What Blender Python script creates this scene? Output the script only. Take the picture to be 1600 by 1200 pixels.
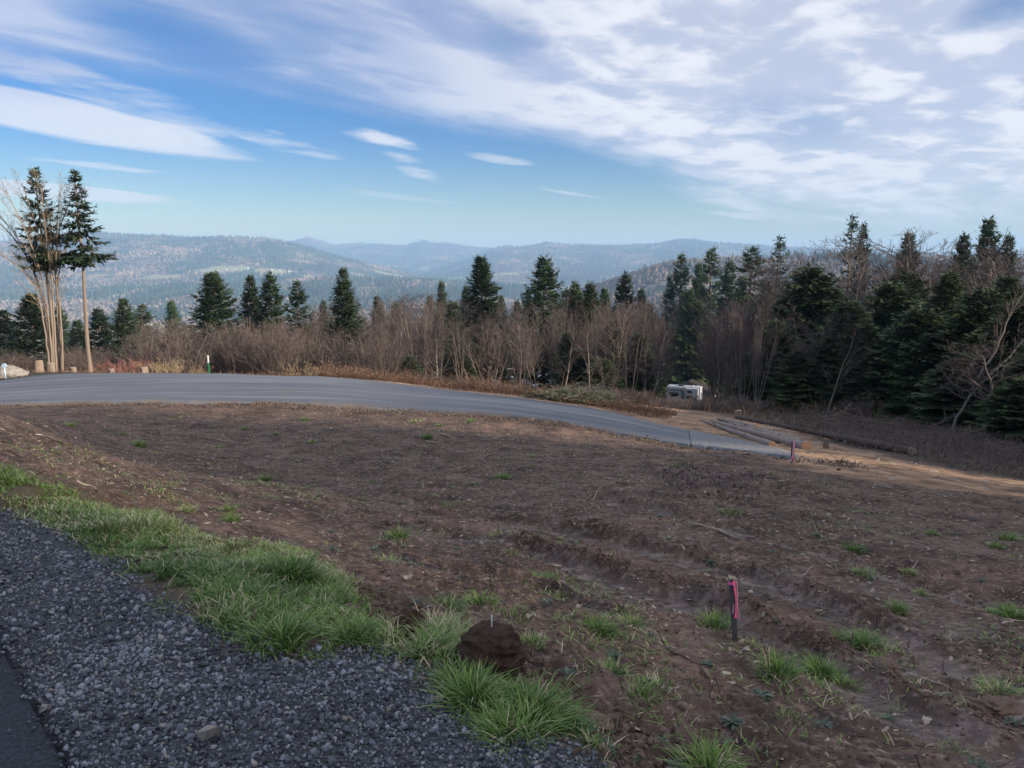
import bpy, bmesh, math, random
import numpy as np
from mathutils import Vector, Matrix, Euler

# ---------------------------------------------------------------- scene, camera, sky, sun
for o in list(bpy.data.objects):
    bpy.data.objects.remove(o)
sc = bpy.context.scene
col = sc.collection
rng = np.random.default_rng(11)
random.seed(11)

PITCH = math.radians(9.0)
CP, SP = math.cos(PITCH), math.sin(PITCH)
FPX = 1202.0                      # focal length in pixels of a 1600 wide picture
CAMZ = 1.7
cam = bpy.data.objects.new('camera', bpy.data.cameras.new('camera'))
col.objects.link(cam)
cam.location = (0, 0, CAMZ)
cam.rotation_euler = (math.pi / 2 - PITCH, 0, 0)
cam.data.sensor_width = 36.0
cam.data.lens = 36.0 * FPX / 1600.0
cam.data.clip_start = 0.05
cam.data.clip_end = 80000.0
sc.camera = cam

sc.view_settings.view_transform = 'Standard'
sc.view_settings.look = 'None'
sc.view_settings.gamma = 1.0
sc.view_settings.exposure = EXPOSURE = 0.95
try:
    sc.view_settings.use_curve_mapping = False
except Exception:
    pass
sc.cycles.use_denoising = True
sc.cycles.max_bounces = 6
sc.cycles.diffuse_bounces = 3
sc.cycles.glossy_bounces = 2
sc.cycles.transmission_bounces = 2
sc.cycles.transparent_max_bounces = 6
sc.cycles.volume_bounces = 1
sc.cycles.sample_clamp_indirect = 4.0

SUN_EL, SUN_AZ = math.radians(17.0), math.radians(112.0)      # azimuth clockwise from the view direction (+Y)
sun = bpy.data.objects.new('sun', bpy.data.lights.new('sun', 'SUN'))
col.objects.link(sun)
sun.data.energy = 4.4
sun.data.angle = math.radians(5.0)
sun.data.color = (1.0, 0.86, 0.70)
sd = Vector((math.sin(SUN_AZ) * math.cos(SUN_EL), math.cos(SUN_AZ) * math.cos(SUN_EL), math.sin(SUN_EL)))
sun.rotation_euler = sd.to_track_quat('Z', 'Y').to_euler()


def ray(px, py):
    x, v = (px - 800) / FPX, (py - 600) / FPX
    return np.array([x, CP - v * SP, -SP - v * CP])


def az_el(px, py):
    d = ray(px, py)
    return math.degrees(math.atan2(d[0], d[1])), math.degrees(math.atan2(d[2], math.hypot(d[0], d[1])))


def at(px, py, Y):
    """the point of the ray through a picture position at forward distance Y"""
    d = ray(px, py)
    return d * (Y / d[1]) + np.array([0, 0, CAMZ])


# ---- node maths helper
class E:
    def __init__(s, nt, v):
        s.nt, s.v = nt, v

    def _m(s, op, *a, clamp=False):
        n = s.nt.nodes.new('ShaderNodeMath')
        n.operation = op
        n.use_clamp = clamp
        for i, q in enumerate((s,) + a):
            q = q.v if isinstance(q, E) else q
            if isinstance(q, (int, float)):
                n.inputs[i].default_value = q
            else:
                s.nt.links.new(q, n.inputs[i])
        return E(s.nt, n.outputs[0])

    def __add__(s, o): return s._m('ADD', o)
    def __sub__(s, o): return s._m('SUBTRACT', o)
    def __mul__(s, o): return s._m('MULTIPLY', o)
    def __truediv__(s, o): return s._m('DIVIDE', o)
    def max(s, o): return s._m('MAXIMUM', o)
    def min(s, o): return s._m('MINIMUM', o)
    def exp(s): return E(s.nt, 2.718281828)._m('POWER', s)
    def clamp(s): return s._m('ADD', 0.0, clamp=True)

    def step(s, a, b):
        n = s.nt.nodes.new('ShaderNodeMapRange')
        n.interpolation_type = 'SMOOTHSTEP'
        s.nt.links.new(s.v, n.inputs[0])
        n.inputs[1].default_value, n.inputs[2].default_value = a, b
        n.inputs[3].default_value, n.inputs[4].default_value = 0, 1
        return E(s.nt, n.outputs[0])


def vec(nt, a, b, c=0.0):
    n = nt.nodes.new('ShaderNodeCombineXYZ')
    for i, q in enumerate((a, b, c)):
        if isinstance(q, E):
            nt.links.new(q.v, n.inputs[i])
        else:
            n.inputs[i].default_value = q
    return n.outputs[0]


def noise(nt, v, scale=1.0, detail=4.0, rough=0.5, distort=0.0):
    n = nt.nodes.new('ShaderNodeTexNoise')
    n.inputs['Scale'].default_value = scale
    n.inputs['Detail'].default_value = detail
    n.inputs['Roughness'].default_value = rough
    n.inputs['Distortion'].default_value = distort
    if v is not None:
        nt.links.new(v, n.inputs['Vector'])
    return E(nt, n.outputs['Fac'])


def mixc(nt, f, a, b):
    n = nt.nodes.new('ShaderNodeMix')
    n.data_type = 'RGBA'
    for i, q in ((0, f), (6, a), (7, b)):
        q = q.v if isinstance(q, E) else q
        if isinstance(q, (int, float)):
            n.inputs[i].default_value = q
        elif isinstance(q, tuple):
            n.inputs[i].default_value = (*q, 1) if len(q) == 3 else q
        else:
            nt.links.new(q, n.inputs[i])
    return n.outputs[2]


def build_world():
    w = bpy.data.worlds.new('World')
    sc.world = w
    w.use_nodes = True
    nt = w.node_tree
    nt.nodes.clear()
    out = nt.nodes.new('ShaderNodeOutputWorld')
    bg = nt.nodes.new('ShaderNodeBackground')
    nt.links.new(bg.outputs[0], out.inputs[0])
    sky = nt.nodes.new('ShaderNodeTexSky')
    sky.sky_type = 'NISHITA'
    sky.sun_disc = False
    sky.sun_elevation = SUN_EL
    sky.sun_rotation = SUN_AZ
    sky.altitude = 200
    sky.air_density = 1.0
    sky.dust_density = 0.25
    sky.ozone_density = 3.0
    tc = nt.nodes.new('ShaderNodeTexCoord')
    sep = nt.nodes.new('ShaderNodeSeparateXYZ')
    nt.links.new(tc.outputs['Generated'], sep.inputs[0])
    x, y, z = (E(nt, sep.outputs[i]) for i in range(3))
    DEG = 180 / math.pi
    U = x._m('ARCTAN2', y) * DEG
    V = z._m('ARCSINE') * DEG
    inv = E(nt, 1.0) / (z.max(0.0) + 0.12)
    qx, qy = x * inv, y * inv
    th = math.radians(40)
    a = qx * math.cos(th) + qy * math.sin(th)
    b = qy * math.cos(th) - qx * math.sin(th)

    # lower edge of the cloud deck as a function of azimuth
    edge_px = [(0, 122), (160, 126), (300, 132), (450, 150), (600, 185), (700, 203), (800, 214), (900, 230), (1000, 258),
               (1050, 280), (1100, 308), (1200, 340), (1350, 352), (1600, 345)]
    pts = [az_el(*p) for p in edge_px]
    fc = nt.nodes.new('ShaderNodeFloatCurve')
    cm = fc.mapping
    c = cm.curves[0]
    P = [(-180, 9.0), (-60, 11.5)] + pts + [(60, 3.6), (110, 4.5), (180, 9.0)]
    xy = [((u + 180) / 360, v / 20) for u, v in P]
    c.points[0].location = xy[0]
    c.points[-1].location = xy[-1]
    for q in xy[1:-1]:
        c.points.new(*q)
    cm.update()
    un = U * (1 / 360) + 0.5
    nt.links.new(un.v, fc.inputs['Value'])
    edge = E(nt, fc.outputs[0]) * 20.0

    streak = noise(nt, vec(nt, a * 0.6, b * 1.6, 1.3), 1.0, 4, 0.5, 0.25)
    fine = noise(nt, vec(nt, a * 1.8, b * 4.2, 4.0), 1.0, 6, 0.55, 0.3)
    puff = noise(nt, vec(nt, a * 4.2, b * 5.0, 7.7), 1.0, 5, 0.55, 0.3)
    big = noise(nt, vec(nt, a * 0.5, b * 1.1, 2.2), 1.0, 3, 0.5, 0.3)
    right = U.step(-14, 12)
    tex = streak * 0.62 + fine * 0.38
    tex_r = puff * 0.72 + streak * 0.16 + fine * 0.12
    tex = tex + (tex_r - tex) * right
    d = V - edge + (streak - 0.5) * 5.0 + (fine - 0.5) * 2.0
    cover = d.step(-0.6, 2.6)
    # the deck: veil with thinner places; thick blobs brighter
    thick = (tex + (big - 0.5) * 0.5).step(0.38, 0.56)
    # hand-set gaps and fleeces (azimuth, elevation, half sizes, tilt)
    def blob(px, py, hw, hh, tilt, soft=1.0):
        u0, v0 = az_el(px, py)
        k = 1202 * math.pi / 180 * 1.06
        s_, c_ = math.sin(math.radians(tilt)), math.cos(math.radians(tilt))
        du, dv = U - u0, V - v0
        p = (du * c_ + dv * s_) * (k / hw)
        q = (dv * c_ - du * s_) * (k / hh)
        r = p * p + q * q
        return r
    gap = (E(nt, 1.0) - blob(245, 42, 170, 44, -14) * 0.8).clamp() * 1.0
    gap = gap.max((E(nt, 1.0) - blob(560, 60, 150, 30, -18) * 0.8).clamp() * 0.35)
    gap = gap.max((E(nt, 1.0) - blob(800, 55, 60, 40, -20) * 0.8).clamp() * 0.45)
    gap = gap.max((E(nt, 1.0) - blob(1240, 190, 120, 40, -10) * 0.8).clamp() * 0.45)
    gap = gap.max((E(nt, 1.0) - blob(1570, 10, 60, 26, 10) * 0.8).clamp() * 0.9)
    veil = (thick * (E(nt, 0.36) - right * 0.14) + (right * 0.30 + 0.36)) * (E(nt, 1.0) - gap * (E(nt, 1.25) - tex * 0.8)).clamp()
    alpha = (cover * (veil + right * 0.16)).clamp()
    # separate fleeces below the deck: (px, py, half width, half height, tilt, strength)
    wisps = [(50, 112, 120, 24, -12, .85), (170, 150, 190, 22, -13, .62), 
             (430, 222, 100, 11, -12, .55), (490, 238, 50, 9, -8, .6), (428, 206, 20, 4, -12, .5), (595, 215, 56, 11, -8, .85), (645, 260, 38, 12, -22, .6),
             (785, 250, 45, 6, -8, .55), (160, 260, 115, 6, -5, .6), (280, 318, 55, 4, -3, .5), (600, 305, 130, 4, -6, .25),
             (890, 302, 75, 2.6, -9, .5), (1060, 246, 90, 14, -8, .55), (1110, 272, 90, 12, -12, .8), (1120, 302, 60, 6, -14, .8), (1180, 296, 95, 14, -4, .7),
             (1185, 325, 50, 7, -12, .6), (1260, 340, 130, 7, -4, .7), (1420, 333, 200, 5, 4, .6), (1565, 338, 30, 6, -5, .6), (1380, 268, 80, 9, 5, .35), (1570, 270, 90, 14, 8, .5)]
    for (px, py, hw, hh, tl, st) in wisps:
        r = blob(px, py, hw, hh, tl)
        k = (E(nt, 1.25) - r - (tex - 0.5) * 4.0 - (fine - 0.5) * 7.0).step(-0.2, 2.2)
        alpha = alpha.max(k * st)
    for (px, py, hw, hh, tl, st) in [(95, 184, 262, 29, -8, .95), (250, 207, 105, 17, -9, .9), (60, 297, 190, 11, -3, .85), (600, 216, 50, 6, -9, .35)]:      # smooth lens clouds
        k = (E(nt, 1.05) - blob(px, py, hw, hh, tl) - (streak - 0.5) * 1.2 - (fine - 0.5) * 1.0).step(0.0, 0.55)
        alpha = alpha.max(k * (tex * 0.5 + 0.62) * st)
    low = V.step(0.0, 3.0)
    alpha = (alpha * low).clamp()
    alpha = (alpha + V.step(17.0, 32.0) * 0.45).clamp()        # extra cloud added above the view to brighten the ground
    # cloud colour: lavender grey where thick above us and low in light, white where the light gets through
    br = (tex + (big - 0.5) * 0.3 + (fine - 0.5) * 0.25 + right * 0.02 - 0.01).step(0.42, 0.60)
    lit = (E(nt, 1.0) - (V - edge).step(-2.0, 1.5)).max(br * (right * 0.45 + 0.55))
    ccol = mixc(nt, lit, mixc(nt, right, (0.25, 0.285, 0.40), (0.335, 0.355, 0.43)), (0.465, 0.47, 0.505))
    warm = (E(nt, 1.0) - V.step(1.5, 9.0)) * 0.5
    ccol = mixc(nt, warm, ccol, (0.44, 0.45, 0.45))
    sk = nt.nodes.new('ShaderNodeVectorMath')
    sk.operation = 'MULTIPLY'
    nt.links.new(sky.outputs[0], sk.inputs[0])
    nt.links.new(mixc(nt, V.step(0.3, 10.0), (0.076, 0.071, 0.058), (0.022, 0.043, 0.066)), sk.inputs[1])
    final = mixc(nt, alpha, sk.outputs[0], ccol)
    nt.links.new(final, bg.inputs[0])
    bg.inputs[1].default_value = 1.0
    w.cycles.sampling_method = 'MANUAL'
    w.cycles.sample_map_resolution = 512


build_world()

# ---------------------------------------------------------------- numeric helpers
def smooth(a, b, x):
    t = np.clip((np.asarray(x, float) - a) / (b - a), 0, 1)
    return t * t * (3 - 2 * t)


def _hash(ix, iy, seed):
    h = (ix.astype(np.int64) * 374761393 + iy.astype(np.int64) * 668265263 + seed * 982451653) & 0xFFFFFFFF
    h = ((h ^ (h >> 13)) * 1274126177) & 0xFFFFFFFF
    h = ((h ^ (h >> 16)) * 2246822519) & 0xFFFFFFFF
    return ((h ^ (h >> 15)) & 0xFFFFFF) / float(0xFFFFFF)


def vnoise(x, y, seed=0):
    x, y = np.asarray(x, float), np.asarray(y, float)
    ix, iy = np.floor(x), np.floor(y)
    fx, fy = x - ix, y - iy
    fx, fy = fx * fx * (3 - 2 * fx), fy * fy * (3 - 2 * fy)
    a, b = _hash(ix, iy, seed), _hash(ix + 1, iy, seed)
    c, d = _hash(ix, iy + 1, seed), _hash(ix + 1, iy + 1, seed)
    return (a * (1 - fx) + b * fx) * (1 - fy) + (c * (1 - fx) + d * fx) * fy - 0.5


def fbm(x, y, oct=4, seed=0, gain=0.5):
    s, amp = 0, 1.0
    for i in range(oct):
        s = s + amp * vnoise(x * 2 ** i + 17.3 * i, y * 2 ** i - 9.1 * i, seed + i)
        amp *= gain
    return s


def new_mesh(name, V, T, attrs=None, smooth_shade=False, mats=(), mat_index=None):
    """V: n x 3, T: list of face arrays (m x 3 or m x 4)"""
    me = bpy.data.meshes.new(name)
    V = np.ascontiguousarray(V, np.float32)
    if not isinstance(T, (list, tuple)):
        T = [T]
    T = [np.asarray(t, np.int32) for t in T if len(t)]
    me.vertices.add(len(V))
    me.vertices.foreach_set('co', V.ravel())
    loops = np.concatenate([t.ravel() for t in T])
    tot = np.concatenate([np.full(len(t), t.shape[1], np.int32) for t in T])
    st = np.concatenate([[0], np.cumsum(tot)[:-1]]).astype(np.int32)
    me.loops.add(len(loops))
    me.loops.foreach_set('vertex_index', loops)
    me.polygons.add(len(tot))
    me.polygons.foreach_set('loop_start', st)
    if mat_index is not None:
        me.polygons.foreach_set('material_index', np.asarray(mat_index, np.int32))
    me.polygons.foreach_set('use_smooth', np.full(len(tot), bool(smooth_shade)))
    for m in mats:
        me.materials.append(m)
    me.update(calc_edges=True)
    for k, a in (attrs or {}).items():
        at_ = me.attributes.new(k, 'FLOAT', 'POINT')
        at_.data.foreach_set('value', np.ascontiguousarray(a, np.float32))
    return me


def link(name, me, parent=None, loc=None):
    o = bpy.data.objects.new(name, me)
    col.objects.link(o)
    if parent is not None:
        o.parent = parent
    if loc is not None:
        o.location = loc
    return o


def tag(o, label=None, cat=None, group=None, kind=None):
    for k, v in (('label', label), ('category', cat), ('group', group), ('kind', kind)):
        if v:
            o[k] = v
    return o


def thing(name, label, cat, loc, rz=0.0, group=None, scale=(1, 1, 1)):
    o = bpy.data.objects.new(name, None)
    o.empty_display_size = 0.2
    col.objects.link(o)
    o.location = loc
    o.rotation_euler = (0, 0, rz)
    o.scale = scale
    return tag(o, label, cat, group)


# ---------------------------------------------------------------- shape of the land
ANCH = []
for p in [(-2, 3, 0), (-3.6, 5.2, 0), (-1.8, 3.7, -.02), (-.6, 3.2, -.05), (.3, 2.4, -.06), (0, 0, 0), (-3, 0, 0), (-6, 8, .05), (-12, 13, .1),
          (1.2, 1.2, -.05), (3, -1, -.05), (-8, -5, 0), (8, -6, .1), (0, -12, .2), (-20, 0, .4), (14, 2, -.6), (22, 8, -2.6), (-24, 16, -1.0)]:
    ANCH.append(p)
for px, py, Y in [(1147, 1015, 4.8), (1600, 1200, 3.2), (800, 900, 6.5), (200, 720, 13), (100, 632, 28), (350, 632, 28), (600, 640, 27), (800, 652, 26),
                  (1000, 685, 23.5), (1080, 697, 22), (0, 595, 36.5), (200, 583, 40), (350, 583, 39), (500, 588, 37), (600, 597, 35), (800, 620, 32),
                  (950, 642, 29.5), (1075, 672, 26.5), (1233, 722, 17.5), (1258, 703, 22), (1095, 658, 31), (1425, 712, 24.5), (1150, 655, 36),
                  (1600, 765, 17), (1600, 700, 30), (1300, 655, 46), (1130, 640, 60), (1070, 625, 143), (62, 580, 42), (-150, 640, 27), (-150, 615, 33),
                  (450, 760, 11.0), (1000, 780, 10.6)]:
    ANCH.append(tuple(at(px, py, Y)))
for p in [(0, 48, -6.6), (-14, 50, -6.6), (-30, 52, -6.4), (0, 62, -9.2), (-25, 64, -9.0), (0, 143, -23.5), (-60, 143, -23), (70, 143, -22), (-50, 60, -7), (-40, 100, -15.5), (0, 100, -16),
          (40, 100, -16.5), (50, 60, -9), (42, 30, -7.2), (34, 14, -4.2)]:
    ANCH.append(p)
ANCH = np.array(ANCH, float)


def _tps(r2):
    return np.where(r2 > 1e-9, 0.5 * r2 * np.log(np.maximum(r2, 1e-9)), 0.0)


def _warp(x, y):
    # distances are compressed so the fit is equally fine near and far
    r = np.sqrt(x * x + y * y) + 1e-9
    k = np.log1p(r / 6.0) * 6.0 / r
    return x * k, y * k


_ax, _ay = _warp(ANCH[:, 0], ANCH[:, 1])
_n = len(ANCH)
_K = _tps((_ax[:, None] - _ax) ** 2 + (_ay[:, None] - _ay) ** 2) + np.eye(_n) * 0.25
_P = np.stack([np.ones(_n), ANCH[:, 0], ANCH[:, 1]], 1)
_A = np.block([[_K, _P], [_P.T, np.zeros((3, 3))]])
_W = np.linalg.solve(_A, np.concatenate([ANCH[:, 2], np.zeros(3)]))


def h_near(x, y):
    x, y = np.asarray(x, float), np.asarray(y, float)
    wx, wy = _warp(x, y)
    z = _W[_n] + _W[_n + 1] * x + _W[_n + 2] * y
    for i in range(_n):
        z = z + _W[i] * _tps((wx - _ax[i]) ** 2 + (wy - _ay[i]) ** 2)
    return z


def crest(pts, D):
    s, z = [], []
    for px, py in pts:
        p = at(px, py, D)
        s.append(p[0] / p[1])
        z.append(p[2])
    return np.array(s), np.array(z), D


RIDGES = [
    (crest([(-600, 400), (-200, 384), (0, 380), (60, 372), (120, 364), (170, 366), (230, 370), (300, 374), (370, 373), (420, 375), (450, 381), (490, 391), (530, 403), (580, 414), (640, 428), (700, 440), (800, 470), (1000, 520)], 6800), 1900, 1500, 16),
    (crest([(-200, 420), (380, 400), (430, 382), (458, 377), (480, 371), (500, 376), (520, 383), (560, 381), (600, 383), (630, 385), (645, 381), (660, 377), (675, 380), (700, 381), (730, 386), (770, 389), (810, 391), (900, 400), (1200, 420)], 11500), 2600, 2000, 14),
    (crest([(500, 470), (640, 436), (690, 418), (730, 405), (760, 394), (790, 386), (815, 388), (845, 383), (853, 380), (880, 383), (930, 384), (980, 385), (1020, 383), (1045, 379), (1060, 376), (1085, 376), (1100, 379), (1150, 383), (1250, 388), (1400, 394), (1600, 402), (2200, 410)], 9000), 3000, 1800, 14),
    (crest([(500, 560), (600, 540), (760, 508), (850, 474), (900, 462), (950, 446), (1000, 430), (1030, 419), (1060, 413), (1100, 410), (1180, 404), (1300, 400), (1450, 404), (1600, 410), (2300, 420)], 2300), 800, 600, 7),
    (crest([(-500, 456), (0, 462), (150, 452), (300, 447), (420, 441), (520, 436), (620, 438), (700, 444), (800, 452), (900, 470), (1100, 500)], 4300), 1100, 900, 10),
]
_bd = np.log(np.array([60, 143, 300, 600, 1000, 1500, 2400, 4000, 6000, 16000.]))
_bz = np.array([-9, -23, -52, -105, -158, -192, -212, -214, -205, -190.])


def h_far(x, y):
    x, y = np.asarray(x, float), np.asarray(y, float)
    r = np.sqrt(x * x + y * y) + 1e-9
    base = np.interp(np.log(r), _bd, _bz)
    base = np.where(y < 0, base * smooth(1.2, -0.6, -y / r) , base)
    z = base
    s = x / np.maximum(y, 1.0)
    for (S, Z, D), wf, wb, rough in RIDGES:
        zc = np.interp(s, S, Z)
        u = (y - D) / np.where(y < D, wf, wb)
        k = np.exp(-u * u * 1.3)
        det = fbm(x / (wf * .22), y / (wf * .3), 5, 5, 0.55) * rough * 2.2 * np.clip(np.abs(u) * 1.8, 0.12, 1)
        zi = base + (zc - base) * k + det * np.clip(k * 1.6, 0, 1)
        z = np.maximum(z, zi)
    z = z + fbm(x / 420., y / 420., 3, 31) * np.clip((r - 250) / 800, 0, 1) * 12
    return z


def H(x, y):
    x, y = np.asarray(x, float), np.asarray(y, float)
    r = np.sqrt(x * x + y * y)
    w = smooth(75, 190, r)
    zn = h_near(x, y)
    return np.where(w >= 1, h_far(x, y), zn * (1 - w) + h_far(x, y) * w)


_T = np.geomspace(1.2, 260, 5000)


def ground_at(px, py):
    d = ray(px, py)
    p = d[None, :] * _T[:, None]
    k = np.nonzero(p[:, 2] + CAMZ <= h_near(p[:, 0], p[:, 1]))[0]
    i = k[0] if len(k) else len(_T) - 1
    return np.array([p[i, 0], p[i, 1], float(h_near(p[i, 0], p[i, 1]))])


def gpoly(pts):
    return np.array([ground_at(*p)[:2] for p in pts])


def seg_dist(X, Y, poly, closed):
    n = len(poly)
    best = np.full(X.shape, 1e9)
    for i in range(n if closed else n - 1):
        a, b = poly[i], poly[(i + 1) % n]
        e = b - a
        t = np.clip(((X - a[0]) * e[0] + (Y - a[1]) * e[1]) / max(e @ e, 1e-9), 0, 1)
        best = np.minimum(best, np.hypot(X - a[0] - t * e[0], Y - a[1] - t * e[1]))
    return best


def inside(X, Y, poly):
    n, r = len(poly), np.zeros(X.shape, bool)
    for i in range(n):
        (x1, y1), (x2, y2) = poly[i], poly[(i + 1) % n]
        c = (y1 > Y) != (y2 > Y)
        xi = (x2 - x1) * (Y - y1) / ((y2 - y1) if y2 != y1 else 1e-9) + x1
        r ^= c & (X < xi)
    return r


def pmask(X, Y, poly, soft, wob=0.0, wscale=1.0, seed=3):
    d = seg_dist(X, Y, poly, True)
    d = np.where(inside(X, Y, poly), d, -d)
    if wob:
        d = d + fbm(X / wscale, Y / wscale, 3, seed) * wob
    return smooth(-soft, soft, d)


def resample(poly, n):
    poly = np.asarray(poly, float)
    l = np.concatenate([[0], np.cumsum(np.linalg.norm(np.diff(poly, axis=0), axis=1))])
    t = np.linspace(0, l[-1], n)
    # smooth the corners a little
    out = np.stack([np.interp(t, l, poly[:, k]) for k in range(poly.shape[1])], 1)
    for _ in range(max(2, n // 40)):
        out[1:-1] = out[1:-1] * 0.5 + 0.25 * (out[:-2] + out[2:])
    return out


# plan outlines (metres) of the surfaces
street_edge = np.array([[-1.5, 2.38], [-1.98, 2.9], [-2.42, 3.40]])
_dir = (street_edge[-1] - street_edge[0]) / np.linalg.norm(street_edge[-1] - street_edge[0])
street_edge = np.array([street_edge[0] - _dir * 9, street_edge[0], street_edge[1], street_edge[2], street_edge[2] + _dir * 5, street_edge[2] + _dir * 18 + np.array([-1, 0])])
_nl = np.array([-_dir[1], _dir[0]])                       # towards the far side of the street
street_far = street_edge + _nl * 6.0
STREET = np.concatenate([street_edge, street_far[::-1]])
GRAVEL = np.concatenate([street_edge[::-1] + _nl * .4, gpoly([(1120, 1230), (960, 1190), (860, 1168), (760, 1140), (690, 1070), (600, 1012), (440, 1025), (330, 985), (250, 935), (130, 850), (60, 815), (0, 787)]), np.array([[-5.5, 7.6], [-13, 16.5], [-16, 19]])])
GRASS1 = gpoly([(-140, 725), (-20, 738), (90, 757), (200, 800), (330, 850), (420, 862), (500, 885), (560, 935), (570, 985), (640, 1010), (590, 1025), (430, 1030), (325, 990), (250, 938), (130, 852), (60, 818), (0, 790), (-150, 750)])
GRASS2 = gpoly([(655, 1010), (700, 990), (745, 1015), (790, 1052), (850, 1080), (900, 1120), (960, 1150), (940, 1180), (860, 1172), (760, 1142), (690, 1075), (650, 1040)])
near_edge = [(-420, 655, 25.5), (-150, 640, 27), (100, 632, 28), (350, 632, 28), (600, 640, 27), (800, 652, 26), (1000, 685, 23.5), (1080, 698, 22)]
far_edge = [(-420, 632, 29.5), (-150, 613, 33.2), (0, 595, 36.5), (100, 586, 39.2), (200, 583, 40), (350, 583, 39), (500, 588, 37), (600, 597, 35), (700, 608, 33.6), (800, 620, 32), (950, 642, 29.5), (1075, 672, 26.5)]
RN = np.array([at(*p)[:2] for p in near_edge])
RF = np.array([at(*p)[:2] for p in far_edge])
ROAD = np.concatenate([RN, RF[::-1]])
AN = np.array([at(*p)[:2] for p in [(1081, 698, 21.95), (1160, 713, 20.4), (1238, 728, 18.9)]])
AF = np.array([at(*p)[:2] for p in [(1076, 671, 26.5), (1150, 684, 24.6), (1215, 706, 21.9), (1250, 722, 19.6)]])
STRAW = gpoly([(560, 600), (700, 612), (800, 624), (950, 646), (1072, 672), (1150, 688), (1220, 712), (1240, 730), (1330, 745), (1480, 760), (1600, 778), (1600, 752), (1500, 738), (1420, 722), (1330, 700), (1250, 680), (1160, 655), (1080, 645), (1000, 632), (930, 618)])
BRUSHZ = gpoly([(1150, 652), (1250, 678), (1340, 702), (1430, 722), (1510, 738), (1600, 752), (1760, 775), (1760, 690), (1600, 690), (1450, 670), (1300, 652), (1200, 648)])
RUTS = [resample(np.array([ground_at(*p)[:2] for p in q]), 60) for q in (
    [(640, 796), (740, 806), (850, 822), (960, 842), (1080, 872), (1180, 898), (1260, 925), (1340, 958), (1420, 990), (1520, 1030), (1640, 1075)],
    [(760, 845), (860, 868), (960, 893), (1060, 925), (1160, 960), (1260, 1005), (1360, 1055), (1460, 1100), (1560, 1145), (1680, 1190)],
    [(900, 775), (1040, 800), (1160, 828), (1290, 860), (1420, 905), (1560, 950), (1700, 990)],
    [(560, 835), (660, 880), (760, 905), (860, 925), (960, 960), (1060, 1000)])]


# ---------------------------------------------------------------- materials
def material(name):
    m = bpy.data.materials.new(name)
    m.use_nodes = True
    nt = m.node_tree
    b = nt.nodes['Principled BSDF']
    b.inputs['Specular IOR Level'].default_value = 0.25
    return m, nt, b


def objco(nt):
    return nt.nodes.new('ShaderNodeTexCoord').outputs['Object']


def worldpos(nt):
    return nt.nodes.new('ShaderNodeNewGeometry').outputs['Position']


def attr(nt, name):
    n = nt.nodes.new('ShaderNodeAttribute')
    n.attribute_name = name
    return E(nt, n.outputs['Fac'])


def objrand(nt):
    return E(nt, nt.nodes.new('ShaderNodeObjectInfo').outputs['Random'])


def bump(nt, b, h, strength=0.5, dist=0.02):
    n = nt.nodes.new('ShaderNodeBump')
    n.inputs['Strength'].default_value = strength
    n.inputs['Distance'].default_value = dist
    nt.links.new(h.v, n.inputs['Height'])
    nt.links.new(n.outputs[0], b.inputs['Normal'])


def ramp(nt, f, stops):
    n = nt.nodes.new('ShaderNodeValToRGB')
    cr = n.color_ramp
    cr.elements[0].position, cr.elements[0].color = stops[0][0], (*stops[0][1], 1)
    cr.elements[1].position, cr.elements[1].color = stops[-1][0], (*stops[-1][1], 1)
    for p, c in stops[1:-1]:
        e = cr.elements.new(p)
        e.color = (*c, 1)
    nt.links.new(f.v, n.inputs[0])
    return n.outputs[0]


def simple(name, c0, c1, scale=6.0, rough=0.85, bstr=0.4, bdist=0.01, tint=None, rand=0.0, stretch=None, spec=0.25):
    """two-colour noise material with relief; tint: name of a point attribute that shifts between c0 and c1; rand: per-object shift"""
    m, nt, b = material(name)
    v = objco(nt)
    if stretch:
        mp = nt.nodes.new('ShaderNodeMapping')
        mp.inputs['Scale'].default_value = stretch
        nt.links.new(v, mp.inputs[0])
        v = mp.outputs[0]
    f = noise(nt, v, scale, 5, 0.6)
    g = (f - 0.5) * 1.5 + 0.5
    if tint:
        g = g * 0.4 + attr(nt, tint) * 0.75 - 0.07
    if rand:
        g = g + (objrand(nt) - 0.5) * rand
    nt.links.new(mixc(nt, g.clamp(), c0, c1), b.inputs['Base Color'])
    b.inputs['Roughness'].default_value = rough
    b.inputs['Specular IOR Level'].default_value = spec
    if bstr:
        bump(nt, b, f, bstr, bdist)
    return m


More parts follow.
